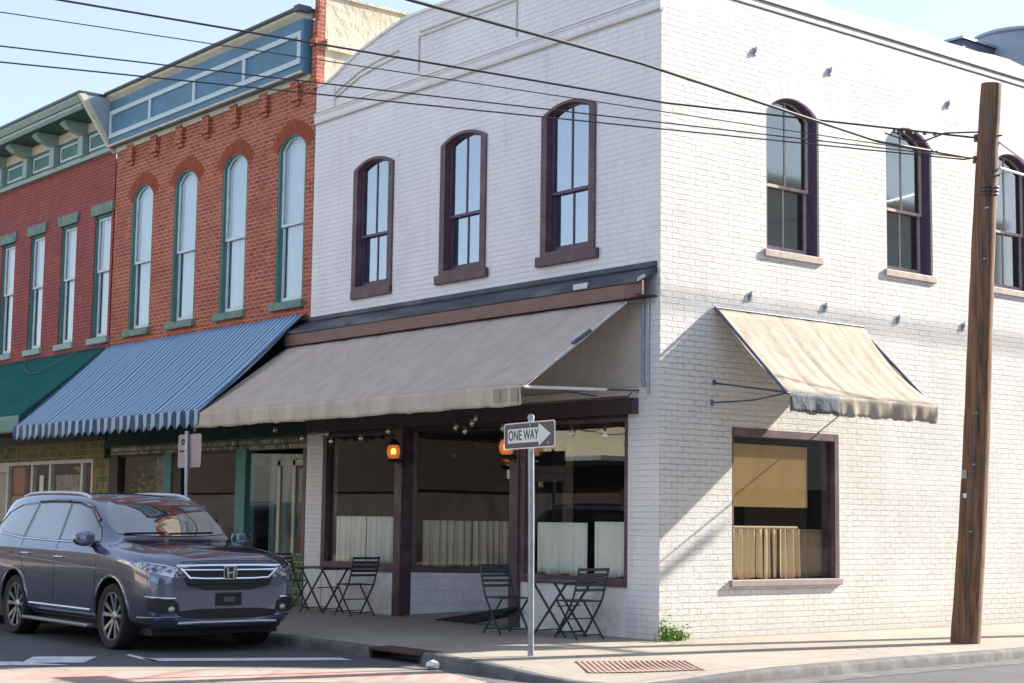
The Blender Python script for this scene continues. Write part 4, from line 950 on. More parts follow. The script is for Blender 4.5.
# ================================================================== UTILITY POLE AND WIRES
up = empty('utility_pole', (2.31, 3.52, 0), 'leaning weathered wooden utility pole on the side street pavement', 'utility pole')
b0 = Vector((2.31, 3.52, -.05)); b1 = Vector((2.90, 3.53, 7.66)); n = 26; mb = MB(); path = []; rs = []
for i in range(n+1):
    t = i/n; p = b0.lerp(b1, t)+Vector((.02*math.sin(t*5), .015*math.sin(t*7), 0)); path.append(p); rs.append(.198-.058*t+.003*math.sin(i*2.1))
mb.tube(path, rs, 20); mb.build('shaft', M['pole'], up, smooth=True)
mb = MB()
gw = []
for k_ in range(18):
    c = b0.lerp(b1, k_/18); rr_ = .200-.058*k_/18; gw.append(c+Vector((rr_*.62+.006*math.sin(k_*2), -rr_*.80, 0)))
MB().tube(gw, .007, 6).build('ground_wire', M['iron'], up, smooth=True)
for z_, a_ in ((5.9, 1.0), (5.2, .9), (3.1, .7), (2.4, 1.1), (1.5, .8)):
    c = b0.lerp(b1, (z_+.05)/7.7); rr_ = .198-.058*z_/7.7; MB().box(c.x+rr_*.62-.02, c.x+rr_*.62+.02, c.y-rr_*.80-.012, c.y-rr_*.80+.02, z_, z_+.02*a_).build('staple', M['galv'], up)
c = b0.lerp(b1, .30); MB().box(c.x-.05, c.x+.03, c.y-.190, c.y-.178, 2.22, 2.34).build('tag_plate', M['galv'], up)
for z_ in (6.62, 6.92):
    c = b0.lerp(b1, (z_+.05)/7.7); MB().lathe([(0, -.05), (.035, -.05), (.045, -.02), (.03, 0), (.045, .02), (.035, .05), (0, .05)], c+Vector((-.19, -.03, 0)), n=14).build('insulator', simple('insulator_glaze', (.16, .07, .04), .2), up, smooth=True)
for z_ in (6.35, 6.9): 
    t = (z_+.05)/7.7; c = b0.lerp(b1, t); MB().tube([c+Vector((-.2, 0, 0)), c+Vector((.2, 0, 0))], .012).build('bolt', M['black'], up)
for z_ in (6.2, 6.15, 6.10): 
    c = b0.lerp(b1, (z_+.05)/7.7); MB().tube([c+Vector((.155*math.cos(R(a)), .155*math.sin(R(a)), .02*math.sin(R(a)))) for a in range(0, 361, 30)], .009, 6).build('band', M['black'], up)

MB().box(b0.lerp(b1, .25).x-.005, b0.lerp(b1, .25).x+.05, b0.lerp(b1, .25).y-.19, b0.lerp(b1, .25).y-.18, 1.96, 2.02).build('paper_scrap', M['paper'], up)
up2 = empty('utility_pole', (4.15, 16.5, STREET), 'second wooden utility pole further up the side street, outside the right edge', 'utility pole'); MB().tube([(4.15, 16.5, -.2), (4.15, 16.5, 5), (4.15, 16.5, 10.5)], [.2, .17, .13], 16).build('shaft', M['pole'], up2, smooth=True)
MB().box(3.1, 5.2, 16.3, 16.4, 9.8, 9.92).build('crossarm', M['pole'], up2)
pB = Vector((-7.6, -17.6, 0)); up3 = empty('utility_pole', pB, 'utility pole on the far pavement of the front street, outside the left edge', 'utility pole'); MB().tube([pB+Vector((0, 0, -.2)), pB+Vector((0, 0, 13.5))], [.2, .13], 14).build('shaft', M['pole'], up3, smooth=True)
def wire(pts, r, label, mat=None, sag=0):
    P_ = []
    for a, b in zip(pts, pts[1:]):
        for k in range(16): t = k/16; P_.append(a.lerp(b, t)-Vector((0, 0, 4*sag*t*(1-t))))
    P_.append(pts[-1]); o = MB().tube(P_, r, 6).build('overhead_wire', mat or M['wire'], smooth=True); tag(o, label, 'wire', 'overhead wires'); return o
M['wire'] = simple('wire_black', (.035, .035, .045), .5)
pt_ = lambda z_: b0.lerp(b1, (z_+.05)/7.7)
def far(px, py, x=-36.0): return at(px, py, 0, x)
q1 = at(970, 158, 1, 3.53)
# pixel-measured slopes give each wire its own height on the far pole
MB().tube([q1+Vector((-.14, 0, 0)), q1+Vector((.1, 0, -.01)), pt_(6.62)], .012).build('wire_anchor', M['black'], up)
def ext(p, q, y=-17.2): return p+(q-p)*((y-p.y)/(q.y-p.y))
def span(p, px, py, y, mid=None):
    q = at(px, py, 1, y); return [ext(p, q)]+([mid] if mid is not None else [])+[p]
wire(span(q1+Vector((-.12, 0, 0)), 0, 62, -8.2), .010, 'lowest thin black wire crossing all three facades')
wire(span(q1+Vector((-.12, 0, .03)), 0, 46, -8.2), .0095, 'thin black wire just above the lowest one')
wire(span(at(985, 160, 1, 3.5), 0, 12, -8.2), .007, 'faint upper thin wire over the blue cornice')
pm = pt_(6.92)+Vector((-.16, 0, 0)); wire([ext(at(666, 103, 1, 0), at(60, 0, 1, -7.6)), at(60, 0, 1, -7.6), at(666, 103, 1, 0), pm], .014, 'middle thick black wire running to the wooden pole top')
pw = at(966, 157, 1, 3.53); m1 = at(880, 142, 1, 1.7); wire([ext(m1, at(410, 0, 1, -6)), at(410, 0, 1, -6), at(640, 63, 1, -2.6), m1, pw], .018, 'thickest twisted cable entering from the top edge')
wire([at(885, 133, 1, 3.0), at(905, 140, 1, 3.1), at(922, 142, 1, 3.2), at(945, 133, 1, 3.3), at(980, 132, 1, 3.4), at(1000, 143, 1, 3.6), at(1030, 165, 1, 5)], .012, 'thin looped cable curling around the pole top')
wire([at(1000, 168, 1, 3.6), at(1040, 180, 1, 6), Vector((4.15, 16.4, 9.7))], .018, 'pale cable leaving the pole to the right', M['galv'])
wire([Vector((3.0, 40, 12.72)), Vector((3.0, -30, 12.72))], .03, 'high cable above the side street that shadows the wall')
for px in (895, 903, 912, 925, 935):
    p = at(px, 131+(px-895)*.07, 1, 3.2); tag(MB().box(p.x-.02, p.x+.02, p.y-.02, p.y+.02, p.z-.025, p.z+.025).build('cable_clamp', M['black']), 'small black clamp on the cable left of the wooden pole top', 'cable clamp', 'clamps on the overhead cable')

# ================================================================== BISTRO FURNITURE
def bar(mb, p, q, w_=.03, h_=.018): return mb.obox(p, q, w_, h_)
def make_chair(loc, rz, label):
    r_ = empty('folding_chair', loc, label, 'chair', 'slatted folding bistro chairs', rz)
    s = 1.06; W2 = .21*s
    def B(mb, name): mb.build(name, M['furn'], r_, world=False, bevel=.003)
    mb = MB()
    for i in range(7): x = (-.16+i*.058)*s; mb.box(x, x+.044*s, -W2+.0, W2, .465*s, .483*s)
    B(mb, 'seat')
    mb = MB()
    for i in range(5):
        t = i/4; z = (.62+.26*t)*s; x = (-.232-.085*t)*s; mb.obox((x, -W2, z), (x, W2, z), .012, .036*s)
    B(mb, 'backrest')
    for sy_ in (-1, 1):
        y = sy_*(W2+.012); mb = MB()
        pts = [(-.325, .90), (-.25, .66), (-.185, .50), (-.05, .33), (.24, 0)]
        for a, b in zip(pts, pts[1:]): mb.obox((a[0]*s, y, a[1]*s), (b[0]*s, y, b[1]*s), .016, .032)
        B(mb, 'leg')
        y = sy_*(W2-.012); mb = MB(); mb.obox((.22*s, y, .465*s), (-.26*s, y, 0), .016, .03); B(mb, 'leg')
    
    for x_, z_ in ((.17, .07), (-.21, .06), (-.01, .25)): B(MB().tube([(x_*s, -W2, z_*s), (x_*s, W2, z_*s)], .009), 'stretcher')
    return r_
def make_table(loc, rz, label):
    r_ = empty('bistro_table', loc, label, 'table', 'folding bistro tables', rz); s = 1.06; h = .755
    def B(mb, name): mb.build(name, M['furn'], r_, world=False, bevel=.003)
    mb = MB()
    for i in range(8): y = -.30*s+i*.0765*s; mb.box(-.38*s, .38*s, y, y+.068*s, h-.022, h)
    mb.box(-.33*s, -.28*s, -.28*s, .28*s, h-.04, h-.022); mb.box(.28*s, .33*s, -.28*s, .28*s, h-.04, h-.022); B(mb, 'tabletop')
    for a, y in ((1, .24), (-1, .20), (1, -.24), (-1, -.20)):
        mb = MB(); mb.obox((a*.30*s, y*s, h-.03), (-a*.27*s, y*s, 0), .018, .032); B(mb, 'leg')
    
    for x_, z_ in ((-.20, .08), (.20, .08), (.14, .42)): B(MB().tube([(x_*s, -.23*s, z_), (x_*s, .23*s, z_)], .009), 'stretcher')
    return r_
make_table((-1.30, -.62, 0), R(8), 'dark slatted table behind the one way sign post')
make_chair((-2.02, -1.0, 0), R(-8), 'dark folding chair on the left of the table behind the sign post')
make_chair((-.86, -.66, 0), R(172), 'dark folding chair on the right of the table, nearest the building corner')
make_table((-7.35, -.65, 0), R(6), 'dark slatted table in front of the left plum framed window')
make_chair((-6.42, -.62, 0), R(176), 'dark folding chair right of the left table, beside the plum post')
make_chair((-8.25, -.75, 0), R(2), 'dark folding chair left of the left table, half hidden by the car')

# ================================================================== WEED, LITTER
wd = empty('corner_weed', (.10, -.05, 0), 'small bright green weed growing at the foot of the building corner', 'weed')
mb = MB()
for i in range(520):
    k = random.choice([(.10, .02, .14), (.10, .30, .09), (.12, .12, .10)]); c = Vector((.06+abs(random.gauss(0, .05)), k[1]+random.gauss(0, .07), abs(random.gauss(0, k[2]*.8)))+Vector((0, 0, .01)))if False else Vector((.06+abs(random.gauss(0, .05)), k[1]+random.gauss(0, .07), (.015+abs(random.gauss(0, k[2]*.8)))))
    a = Vector((random.gauss(0, 1), random.gauss(0, 1), random.gauss(0, .7))).normalized()*.026; b = a.cross(Vector((random.gauss(0, 1), random.gauss(0, 1), random.gauss(0, 1)))).normalized()*.013
    mb.add([c-a, c+b, c+a, c-b], [(0, 1, 2, 3)])
mb.build('leaves', M['leaf'], wd, recalc=False)
mb = MB()
for i in range(12): y = random.choice([.02, .3, .12]); mb.tube([(.06, y, 0), (.07+random.uniform(0, .06), y+random.uniform(-.08, .08), random.uniform(.08, .2))], .003, 4)
mb.build('stem', M['leaf'], wd)
p = at(433, 667, 2, -.10); mb = MB()
bmx = bmesh.new(); bmesh.ops.create_icosphere(bmx, subdivisions=2, radius=.07)
vsx = [Vector((v.co.x*1.5*(1+random.uniform(-.25, .25)), v.co.y*.9*(1+random.uniform(-.25, .25)), v.co.z*.8*(1+random.uniform(-.25, .25)))) for v in bmx.verts]; bmx.verts.index_update(); fsx = [tuple(v.index for v in f.verts) for f in bmx.faces]; bmx.free()
mb.add([v+p+Vector((0, 0, .02)) for v in vsx], fsx); tag(mb.build('crumpled_paper', M['paper']), 'crumpled white paper lying in the gutter by the storm drain', 'litter')

# ================================================================== CARS
def ptsin(poly, x, y):
    c = False; j = len(poly)-1
    for i in range(len(poly)):
        if (poly[i][1] > y) != (poly[j][1] > y) and x < (poly[j][0]-poly[i][0])*(y-poly[i][1])/(poly[j][1]-poly[i][1])+poly[i][0]: c = not c
        j = i
    return c
def resample(poly, step):
    out = []
    for i in range(len(poly)):
        a = Vector(poly[i]); b = Vector(poly[(i+1) % len(poly)]); n = max(1, int((b-a).length/step))
        for k in range(n): out.append(tuple(a.lerp(b, k/n)))
    return out
def smoothpoly(poly, it=2):
    for _ in range(it):
        q = []
        for i in range(len(poly)):
            a = Vector(poly[i]); b = Vector(poly[(i+1) % len(poly)]); q += [tuple(a.lerp(b, .22)), tuple(a.lerp(b, .78))]
        poly = q
    return poly
class Car:
    def __init__(s, name, loc, rz, scale, label, paint, stations, wheels):
        s.root = empty(name, loc, label, 'car', None, rz); s.sc = Vector(scale); s.paint = paint
        mb = MB(); n = None
        for st in stations:
            x, zb, yb, ym, zm, ys, zs, yg, zg, yr, zr, zt = st
            half = [(0, zb), (yb*.8, zb), (yb, zb+.09), (ym, zm), (ys, zs), (yg, zg), (yr, zr), (yr*.62, zt-.012), (0, zt)]
            ringp = [Vector((x, y, z)) for y, z in half]+[Vector((x, -y, z)) for y, z in half[-2:0:-1]]
            n = len(ringp); mb.v += ringp
        for i in range(len(stations)-1):
            for j in range(n): mb.f.append((i*n+j, i*n+(j+1) % n, (i+1)*n+(j+1) % n, (i+1)*n+j))
        L = len(stations)-1
        for k0 in (0, L*n):
            for j in range(n//2): 
                a, b, c, d = k0+j, k0+j+1, k0+(n-j-1) % n, k0+(n-j) % n
                if j == 0: mb.f.append((a, b, c))
                elif j == n//2-1: mb.f.append((a, b, d))
                else: mb.f.append((a, b, c, d))
        me = bpy.data.meshes.new('tmp'); me.from_pydata(mb.v, [], mb.f)
        bm = bmesh.new(); bm.from_mesh(me); bmesh.ops.recalc_face_normals(bm, faces=bm.faces); bm.to_mesh(me); bm.free()
        me.materials.append(paint); me.materials.append(M['black'])
        cr = me.attributes.new('crease_edge', 'FLOAT', 'EDGE'); cv = {4: .45, n-4: .45, 5: .25, n-5: .25, 6: .45, n-6: .45, 3: .15, n-3: .15, 2: .3, n-2: .3}
        for e in me.edges:
            a_, b_ = e.vertices
            if a_ % n == b_ % n and a_ % n in cv: cr.data[e.index].value = cv[a_ % n]
            elif a_//n == b_//n == 0 and abs(a_-b_) in (1, n-1): cr.data[e.index].value = .45
        o = bpy.data.objects.new('tmp', me); COL.objects.link(o)
        sb = o.modifiers.new('s', 'SUBSURF'); sb.levels = 3; sb.render_levels = 3
        cuts = []
        dg = bpy.context.evaluated_depsgraph_get(); dg.update()
        ev = bpy.data.meshes.new_from_object(o.evaluated_get(dg)); s.bvh = BVHTree.FromPolygons([v.co.copy() for v in ev.vertices], [tuple(p.vertices) for p in ev.polygons]); bpy.data.meshes.remove(ev)
        for (wx, wz, wr) in wheels:
            for sd in (-1, 1):
                c = MB(); c.lathe([(0, -.16), (wr, -.16), (wr, .25), (0, .25)], (wx, sd*.93, wz), 'y', 40); cm = bpy.data.meshes.new('cut'); cm.from_pydata(c.v, [], c.f); b2 = bmesh.new(); b2.from_mesh(cm); bmesh.ops.remove_doubles(b2, verts=b2.verts, dist=1e-5); bmesh.ops.recalc_face_normals(b2, faces=b2.faces); b2.to_mesh(cm); b2.free(); cm.materials.append(M['black'])
                co = bpy.data.objects.new('cut', cm); COL.objects.link(co); cuts.append(co)
                bo = o.modifiers.new('b', 'BOOLEAN'); bo.operation = 'DIFFERENCE'; bo.solver = 'EXACT'; bo.object = co; bo.material_mode = 'TRANSFER'
        dg = bpy.context.evaluated_depsgraph_get(); dg.update()
        res = bpy.data.meshes.new_from_object(o.evaluated_get(dg)); bpy.data.objects.remove(o)
        for c in cuts: bpy.data.objects.remove(c)
        for v in res.vertices: v.co = Vector((v.co.x*s.sc.x, v.co.y*s.sc.y, v.co.z*s.sc.z))
        res.polygons.foreach_set('use_smooth', [True]*len(res.polygons)); res.set_sharp_from_angle(angle=R(45))
        s.body = bpy.data.objects.new('body', res); COL.objects.link(s.body); s.body.parent = s.root
    def put(s, mb, name, mat, parent=None, smooth=True, bevel=0):
        mb.v = [Vector((p.x*s.sc.x, p.y*s.sc.y, p.z*s.sc.z)) for p in mb.v]
        return mb.build(name, mat, parent or s.root, smooth=smooth, bevel=bevel, world=False)
    def ray(s, o, d): 
        h = s.bvh.ray_cast(Vector(o), Vector(d).normalized()); return h
    def panel(s, name, poly, frame, mat, off=.006, step=.06, parent=None, sm=2):
        """poly in 2-D, frame (origin, U, V, D): cast from origin+uU+vV along D on the body"""
        O, U, V, D = [Vector(q) for q in frame]; poly = smoothpoly(poly, sm) if sm else poly
        poly = resample(poly, step); vs, fs = fill2d(poly, step); mb = MB(); ok = []
        for p in vs:
            h = s.ray(O+U*p[0]+V*p[1], D)
            if h[0] is None: ok.append(False); mb.v.append(O)
            else:
                ok.append(True); nn = h[1] if h[1].dot(D) < 0 else -h[1]; mb.v.append(h[0]+nn*off)
        mb.f = [f for f in fs if all(ok[i] for i in f)]
        # skirt
        cnt = {}
        for f in mb.f:
            for a, b in zip(f, f[1:]+f[:1]): cnt[tuple(sorted((a, b)))] = cnt.get(tuple(sorted((a, b))), 0)+1
        k = {}
        Dn = D.normalized()
        for (a, b), c in cnt.items():
            if c == 1:
                for q in (a, b):
                    if q not in k: k[q] = len(mb.v); mb.v.append(mb.v[q]+Dn*(off+.01))
                mb.f.append((a, b, k[b], k[a]))
        return s.put(mb, name, mat, parent)
    def strip(s, name, pts, frame, r, mat, off=.0, parent=None, step=.06):
        O, U, V, D = [Vector(q) for q in frame]; path = []
        for a, b in zip(pts, pts[1:]):
            a = Vector(a); b = Vector(b); n = max(1, int((b-a).length/step))
            for kk in range(n): path.append(a.lerp(b, kk/n))
        path.append(Vector(pts[-1])); P3 = []
        for p in path:
            h = s.ray(O+U*p.x+V*p.y, D)
            if h[0] is not None: nn = h[1] if h[1].dot(D) < 0 else -h[1]; P3.append(h[0]+nn*off)
        return s.put(MB().tube(P3, r, 8), name, mat, parent)

def wheel(c, x, sd, r=.377, w_=.245, face=.965, nspk=5):
    y = sd*face
    prof = [(.255, 0), (.27, .015), (.335, .022), (r-.012, .012), (r, -.03), (r, -w_+.03), (r-.02, -w_), (.25, -w_)]
    mb = MB(); mb.lathe([(a, b*sd) for a, b in prof], (x, y, r), 'y', 48); t = c.put(mb, 'wheel', M['rubber'])
    mb = MB(); mb.lathe([(.262, .004*sd), (.262, -.02*sd), (.245, -.06*sd), (.235, -.14*sd), (0, -.15*sd)], (x, y, r), 'y', 40); c.put(mb, 'rim_barrel', M['blackgloss'], t)
    mb = MB(); mb.lathe([(.262, .006*sd), (.25, .006*sd), (.247, -.02*sd)], (x, y, r), 'y', 40)
    for i in range(nspk):
        for dlt in (-.17, .17):
            a = 2*math.pi*i/nspk+.3+dlt; a2 = 2*math.pi*i/nspk+.3+dlt*1.55
            p0 = Vector((x+.045*math.cos(a), y-.03*sd, r+.045*math.sin(a))); p1 = Vector((x+.252*math.cos(a2), y-.004*sd, r+.252*math.sin(a2)))
            d = (p1-p0).normalized(); nrm = d.cross(Vector((0, 1, 0)))
            w0, w1 = .014, .024
            mb.prism([p0-nrm*w0, p0+nrm*w0, p1+nrm*w1, p1-nrm*w1], (0, -.02*sd, 0))
    mb.lathe([(0, .0), (.035, 0), (.06, -.02*sd), (.06, -.04*sd)], (x, y-.012*sd, r), 'y', 20)
    c.put(mb, 'rim', M['silver'], t)

m = NT('suv_paint'); m.b.inputs['Base Color'].default_value = (.115, .145, .23, 1); m.b.inputs['Metallic'].default_value = .8; m.b.inputs['Roughness'].default_value = .22; m.b.inputs['Coat Weight'].default_value = 1; m.b.inputs['Coat Roughness'].default_value = .02; m.b.inputs['Coat IOR'].default_value = 1.7
suvp = m.m
m = NT('red_paint'); m.b.inputs['Base Color'].default_value = (.13, .012, .025, 1); m.b.inputs['Metallic'].default_value = .4; m.b.inputs['Roughness'].default_value = .3; m.b.inputs['Coat Weight'].default_value = 1; redp = m.m
carglass = NT('car_glass'); carglass.b.inputs['Base Color'].default_value = (.02, .028, .035, 1); carglass.b.inputs['Roughness'].default_value = .02; carglass.b.inputs['Specular IOR Level'].default_value = 1.0; carglass.b.inputs['Coat Weight'].default_value = 1; carglass.b.inputs['Coat IOR'].default_value = 2.3; carglass.b.inputs['Coat Roughness'].default_value = .01; M['carglass'] = carglass.m
#        x,   zb,  yb,  ym,  zm,  ys,  zs,  yg,  zg,  yr,  zr,  zt
SUV = [(2.37, .30, .66, .72, .45, .74, .76, .68, .90, .42, .975, .985),
       (2.32, .25, .82, .88, .46, .88, .79, .80, .955, .50, 1.01, 1.025),
       (2.12, .22, .92, .965, .52, .96, .88, .89, 1.02, .62, 1.065, 1.08),
       (1.80, .22, .95, .985, .55, .98, .95, .92, 1.06, .66, 1.11, 1.125),
       (1.41, .24, .96, .99, .58, .985, .99, .93, 1.09, .68, 1.14, 1.155),
       (1.10, .24, .96, .99, .58, .985, 1.01, .93, 1.11, .70, 1.17, 1.185),
       (.98, .24, .96, .99, .58, .985, 1.015, .93, 1.12, .74, 1.22, 1.24),
       (.60, .24, .96, .99, .58, .985, 1.02, .93, 1.13, .76, 1.45, 1.48),
       (.26, .24, .96, .99, .58, .985, 1.02, .93, 1.14, .745, 1.625, 1.66),
       (-.10, .24, .96, .99, .58, .985, 1.02, .93, 1.14, .745, 1.68, 1.72),
       (-.80, .24, .96, .99, .58, .985, 1.03, .93, 1.15, .745, 1.695, 1.74),
       (-1.50, .24, .96, .99, .58, .985, 1.04, .925, 1.16, .74, 1.69, 1.735),
       (-2.05, .25, .95, .985, .60, .98, 1.04, .92, 1.17, .72, 1.665, 1.715),
       (-2.38, .28, .93, .965, .60, .965, 1.03, .90, 1.17, .68, 1.60, 1.65),
       (-2.55, .32, .90, .94, .60, .94, 1.02, .86, 1.14, .62, 1.42, 1.46),
       (-2.64, .38, .82, .88, .60, .88, .95, .82, 1.06, .52, 1.16, 1.18)]
CARX = -5.28; CARY = -5.05
SUVc = Car('parked_suv', (CARX, CARY, STREET), 0, (1.13, 1.12, 1.165), 'dark grey blue SUV parked at the kerb with roof rails', suvp, SUV, [(1.41, .36, .42), (-1.41, .36, .42)])
M['railsilver'] = simple('rail_silver', (.55, .58, .62), .25, metal=.3)
def dress_suv(c):
    for x in (1.41, -1.41):
        for sd in (-1, 1): wheel(c, x, sd, r=.358, face=.955)
    for sd in (-1, 1):
        F = ((0, sd*3, 0), (1, 0, 0), (0, 0, 1), (0, -sd, 0))
        c.panel('window_surround', [(.90, 1.15), (.74, 1.30), (.38, 1.545), (.0, 1.61), (-.7, 1.62), (-1.2, 1.61), (-1.75, 1.575), (-2.12, 1.48), (-2.34, 1.30), (-2.1, 1.215), (-1.2, 1.155)], F, M['blackgloss'], off=.003, sm=0)
        c.panel('side_window', [(.86, 1.17), (.74, 1.28), (.38, 1.515), (.05, 1.575), (-.14, 1.58), (-.14, 1.165)], F, M['carglass'], sm=0)
        c.panel('side_window', [(-.21, 1.165), (-.21, 1.585), (-.7, 1.59), (-1.10, 1.58), (-1.22, 1.18)], F, M['carglass'], sm=0)
        c.panel('side_window', [(-1.31, 1.19), (-1.19, 1.575), (-1.7, 1.55), (-2.05, 1.47), (-2.28, 1.30), (-2.1, 1.235)], F, M['carglass'], sm=0)
        c.strip('window_trim', [(.88, 1.155), (0, 1.145), (-1.3, 1.165), (-2.08, 1.215), (-2.33, 1.30), (-2.10, 1.48), (-1.72, 1.575)], F, .010, M['chrome'], .004)
        c.strip('door_visor', [(.62, 1.40), (.36, 1.55), (.04, 1.605), (-.2, 1.61)], F, .018, M['blackgloss'], .008); c.strip('door_visor', [(-.24, 1.612), (-.7, 1.62), (-1.14, 1.61)], F, .018, M['blackgloss'], .008)
        for pts in ([(.93, 1.12), (1.0, .9), (.93, .40), (.85, .30)], [(-.18, 1.13), (-.18, .30)], [(-1.28, 1.15), (-1.25, .95), (-1.05, .70), (-.93, .45), (-.93, .30)], [(.85, .30), (-.93, .30)]): c.strip('panel_gap', pts, F, .0045, M['black'], -.001)
        c.strip('crease', [(1.05, .86), (.3, .89), (-.8, .93), (-1.6, .95)], F, .006, c.paint, -.002)
        c.strip('door_moulding', [(.86, .40), (-.92, .40)], F, .016, M['chrome'], .002); c.strip('sill_cladding', [(.98, .29), (-.98, .29)], F, .035, M['black'], -.01)
        mb = MB(); mb.box(-.95, .95, sd*.95, sd*1.05, .215, .25); c.put(mb, 'running_board', M['galv'], bevel=.01)
        for hx in (-.02, -1.05):
            mb = MB(); h = c.ray((hx, sd*3, .965+(.02 if hx < -1 else 0)), (0, -sd, 0))[0]; mb.tube([h+Vector((-.09, 0, .0)), h+Vector((-.07, sd*.035, .004)), h+Vector((.07, sd*.035, .004)), h+Vector((.09, 0, 0))], .014, 8); c.put(mb, 'door_handle', M['chrome'])
        # arch lips
        for wx in (1.41, -1.41):
            c.strip('arch_lip', [(wx+.436*math.cos(R(a)), .36+.436*math.sin(R(a))) for a in range(-12, 193, 12)], F, .018, c.paint, -.004)
        # mirror
        h = c.ray((.78, sd*3, 1.16), (0, -sd, 0))[0]; mb = MB(); b = bmesh.new(); bmesh.ops.create_cube(b, size=1); bmesh.ops.subdivide_edges(b, edges=b.edges, cuts=3, use_grid_fill=True)
        for v in b.verts: 
            q = v.co*2; rr = (abs(q.x)**4+abs(q.y)**4+abs(q.z)**4)**.25; q = q/max(rr, .01)
            tp = 1-.25*max(0, sd*q.y); v.co = Vector((q.x*.075*tp, q.y*.125, q.z*.085*tp))
        b.verts.index_update(); mb.add([v.co+h+Vector((-.0, sd*.15, .03)) for v in b.verts], [tuple(v.index for v in f.verts) for f in b.faces]); b.free(); mr = c.put(mb, 'mirror', c.paint)
        mb = MB(); mb.tube([h+Vector((.0, -sd*.02, -.03)), h+Vector((.0, sd*.08, -.035))], .03); c.put(mb, 'mirror_arm', M['black'], mr)
        # roof rail
        pts = []
        for x in np.linspace(.12, -1.95, 16):
            hh_ = c.ray((x, sd*.66, 3), (0, 0, -1))[0]; e = min(1, min(.12-x, x+1.95)*5); pts.append(hh_+Vector((0, 0, .0+.022*e)))
        c.put(MB().tube(pts, .021, 8), 'roof_rail', M['railsilver'])
        # headlight
        FH = ((5.0, sd*2.6, 0), (-.35*1, sd*.94, 0), (0, 0, 1), (-1, -sd*.37, 0))
        FH = (Vector((5, sd*.95+sd*1.5, 0)), Vector((-.287, sd*.958, 0)), Vector((0, 0, 1)), Vector((-.958, -sd*.287, 0)))
        hl = c.panel('headlight', [(-.20, .79), (-.22, .87), (.05, .93), (.36, .965), (.40, .93), (.12, .84)], ((5, sd*2.0, 0), (-.42, sd*.9, 0), (0, 0, 1), (-.9, -sd*.42, 0)), M['headl'], off=.008, step=.04, sm=1)
        for k in range(6):
            hh2 = c.ray(Vector((5, sd*2.0, 0))+Vector((-.42, sd*.9, 0))*(-.14+.075*k)+Vector((0, 0, .865+.012*k)), (-.9, -sd*.42, 0))
            if hh2[0] is not None: MB().box(0, 0, 0, 0, 0, 0); c.put(MB().tube([hh2[0]+hh2[1]*.0, hh2[0]+(hh2[1] if hh2[1].x > 0 else -hh2[1])*.02], .022, 10), 'lens', M['silver'], hl)
        c.panel('light_strip', [(-.18, .885), (.05, .938), (.36, .97), (.05, .925)], ((5, sd*2.0, 0), (-.42, sd*.9, 0), (0, 0, 1), (-.9, -sd*.42, 0)), M['chrome'], off=.014, step=.04, sm=0, parent=hl)
    X = ((5, 0, 0), (0, 1, 0), (0, 0, 1), (-1, 0, 0))
    c.panel('windshield', [(-.78, 1.255), (-.60, 1.60), (-.3, 1.635), (.3, 1.635), (.60, 1.60), (.78, 1.255), (.4, 1.225), (-.4, 1.225)], X, M['carglass'], sm=1)
    c.strip('wiper', [(-.62, 1.245), (-.1, 1.255)], X, .009, M['black'], .012); c.strip('wiper', [(-.05, 1.245), (.55, 1.26)], X, .009, M['black'], .012)
    c.strip('hood_gap', [(-.60, .965), (-.3, .985), (.3, .985), (.60, .965)], X, .006, M['black'], -.001)
    gr = c.panel('grille', [(-.50, .665), (-.62, .90), (.62, .90), (.50, .665)], X, M['black'], off=.004, step=.06, sm=1)
    c.strip('grille_bar', [(-.66, .925), (-.3, .93), (.3, .93), (.66, .925)], X, .022, M['chrome'], .004, gr); c.strip('grille_bar', [(-.60, .885), (-.3, .882), (.3, .882), (.60, .885)], X, .016, M['chrome'], .006, gr)
    c.strip('grille_bar', [(-.62, .90), (-.50, .80), (-.3, .79), (.3, .79), (.50, .80), (.62, .90)], X, .017, M['chrome'], .008, gr)
    c.strip('grille_bar', [(-.5, .74), (.5, .74)], X, .008, M['black'], .012, gr)
    # emblem: letter H in a rounded square
    h = c.ray((5, 0, .85), (-1, 0, 0))[0]; xx = h.x+.028; mb = MB()
    def q(*pts): mb.prism([Vector((xx, a, b)) for a, b in pts], (.014, 0, 0))
    mb.prism([Vector((xx, p.x, p.z)) for p in rrect(0, .855, .085, .072, .025, 0)], (-.02, 0, 0)); em = c.put(mb, 'emblem', M['chrome'], gr, smooth=False)
    mb = MB(); mb.prism([Vector((xx, p.x, p.z)) for p in rrect(0, .855, .072, .060, .02, 0)], (.004, 0, 0)); c.put(mb, 'emblem_field', M['black'], em if False else gr, smooth=False)
    mb = MB(); q((-.058, .91), (-.030, .91), (-.022, .80), (-.044, .80)); q((.058, .91), (.030, .91), (.022, .80), (.044, .80)); mb.prism([Vector((xx, a, b)) for a, b in ((-.028, .845), (.028, .845), (.026, .866), (-.026, .866))], (.013, 0, 0)); c.put(mb, 'emblem_letter', M['chrome'], gr, smooth=False)
    # lower bumper
    c.panel('lower_grille', [(-.60, .36), (-.66, .47), (.66, .47), (.60, .36)], X, M['black'], off=.005, step=.06, sm=1)
    c.strip('skid_trim', [(-.62, .325), (.62, .325)], X, .020, M['silver'], .012); c.strip('bumper_cladding', [(-.80, .27), (-.5, .28), (.5, .28), (.80, .27)], X, .04, M['black'], -.01)
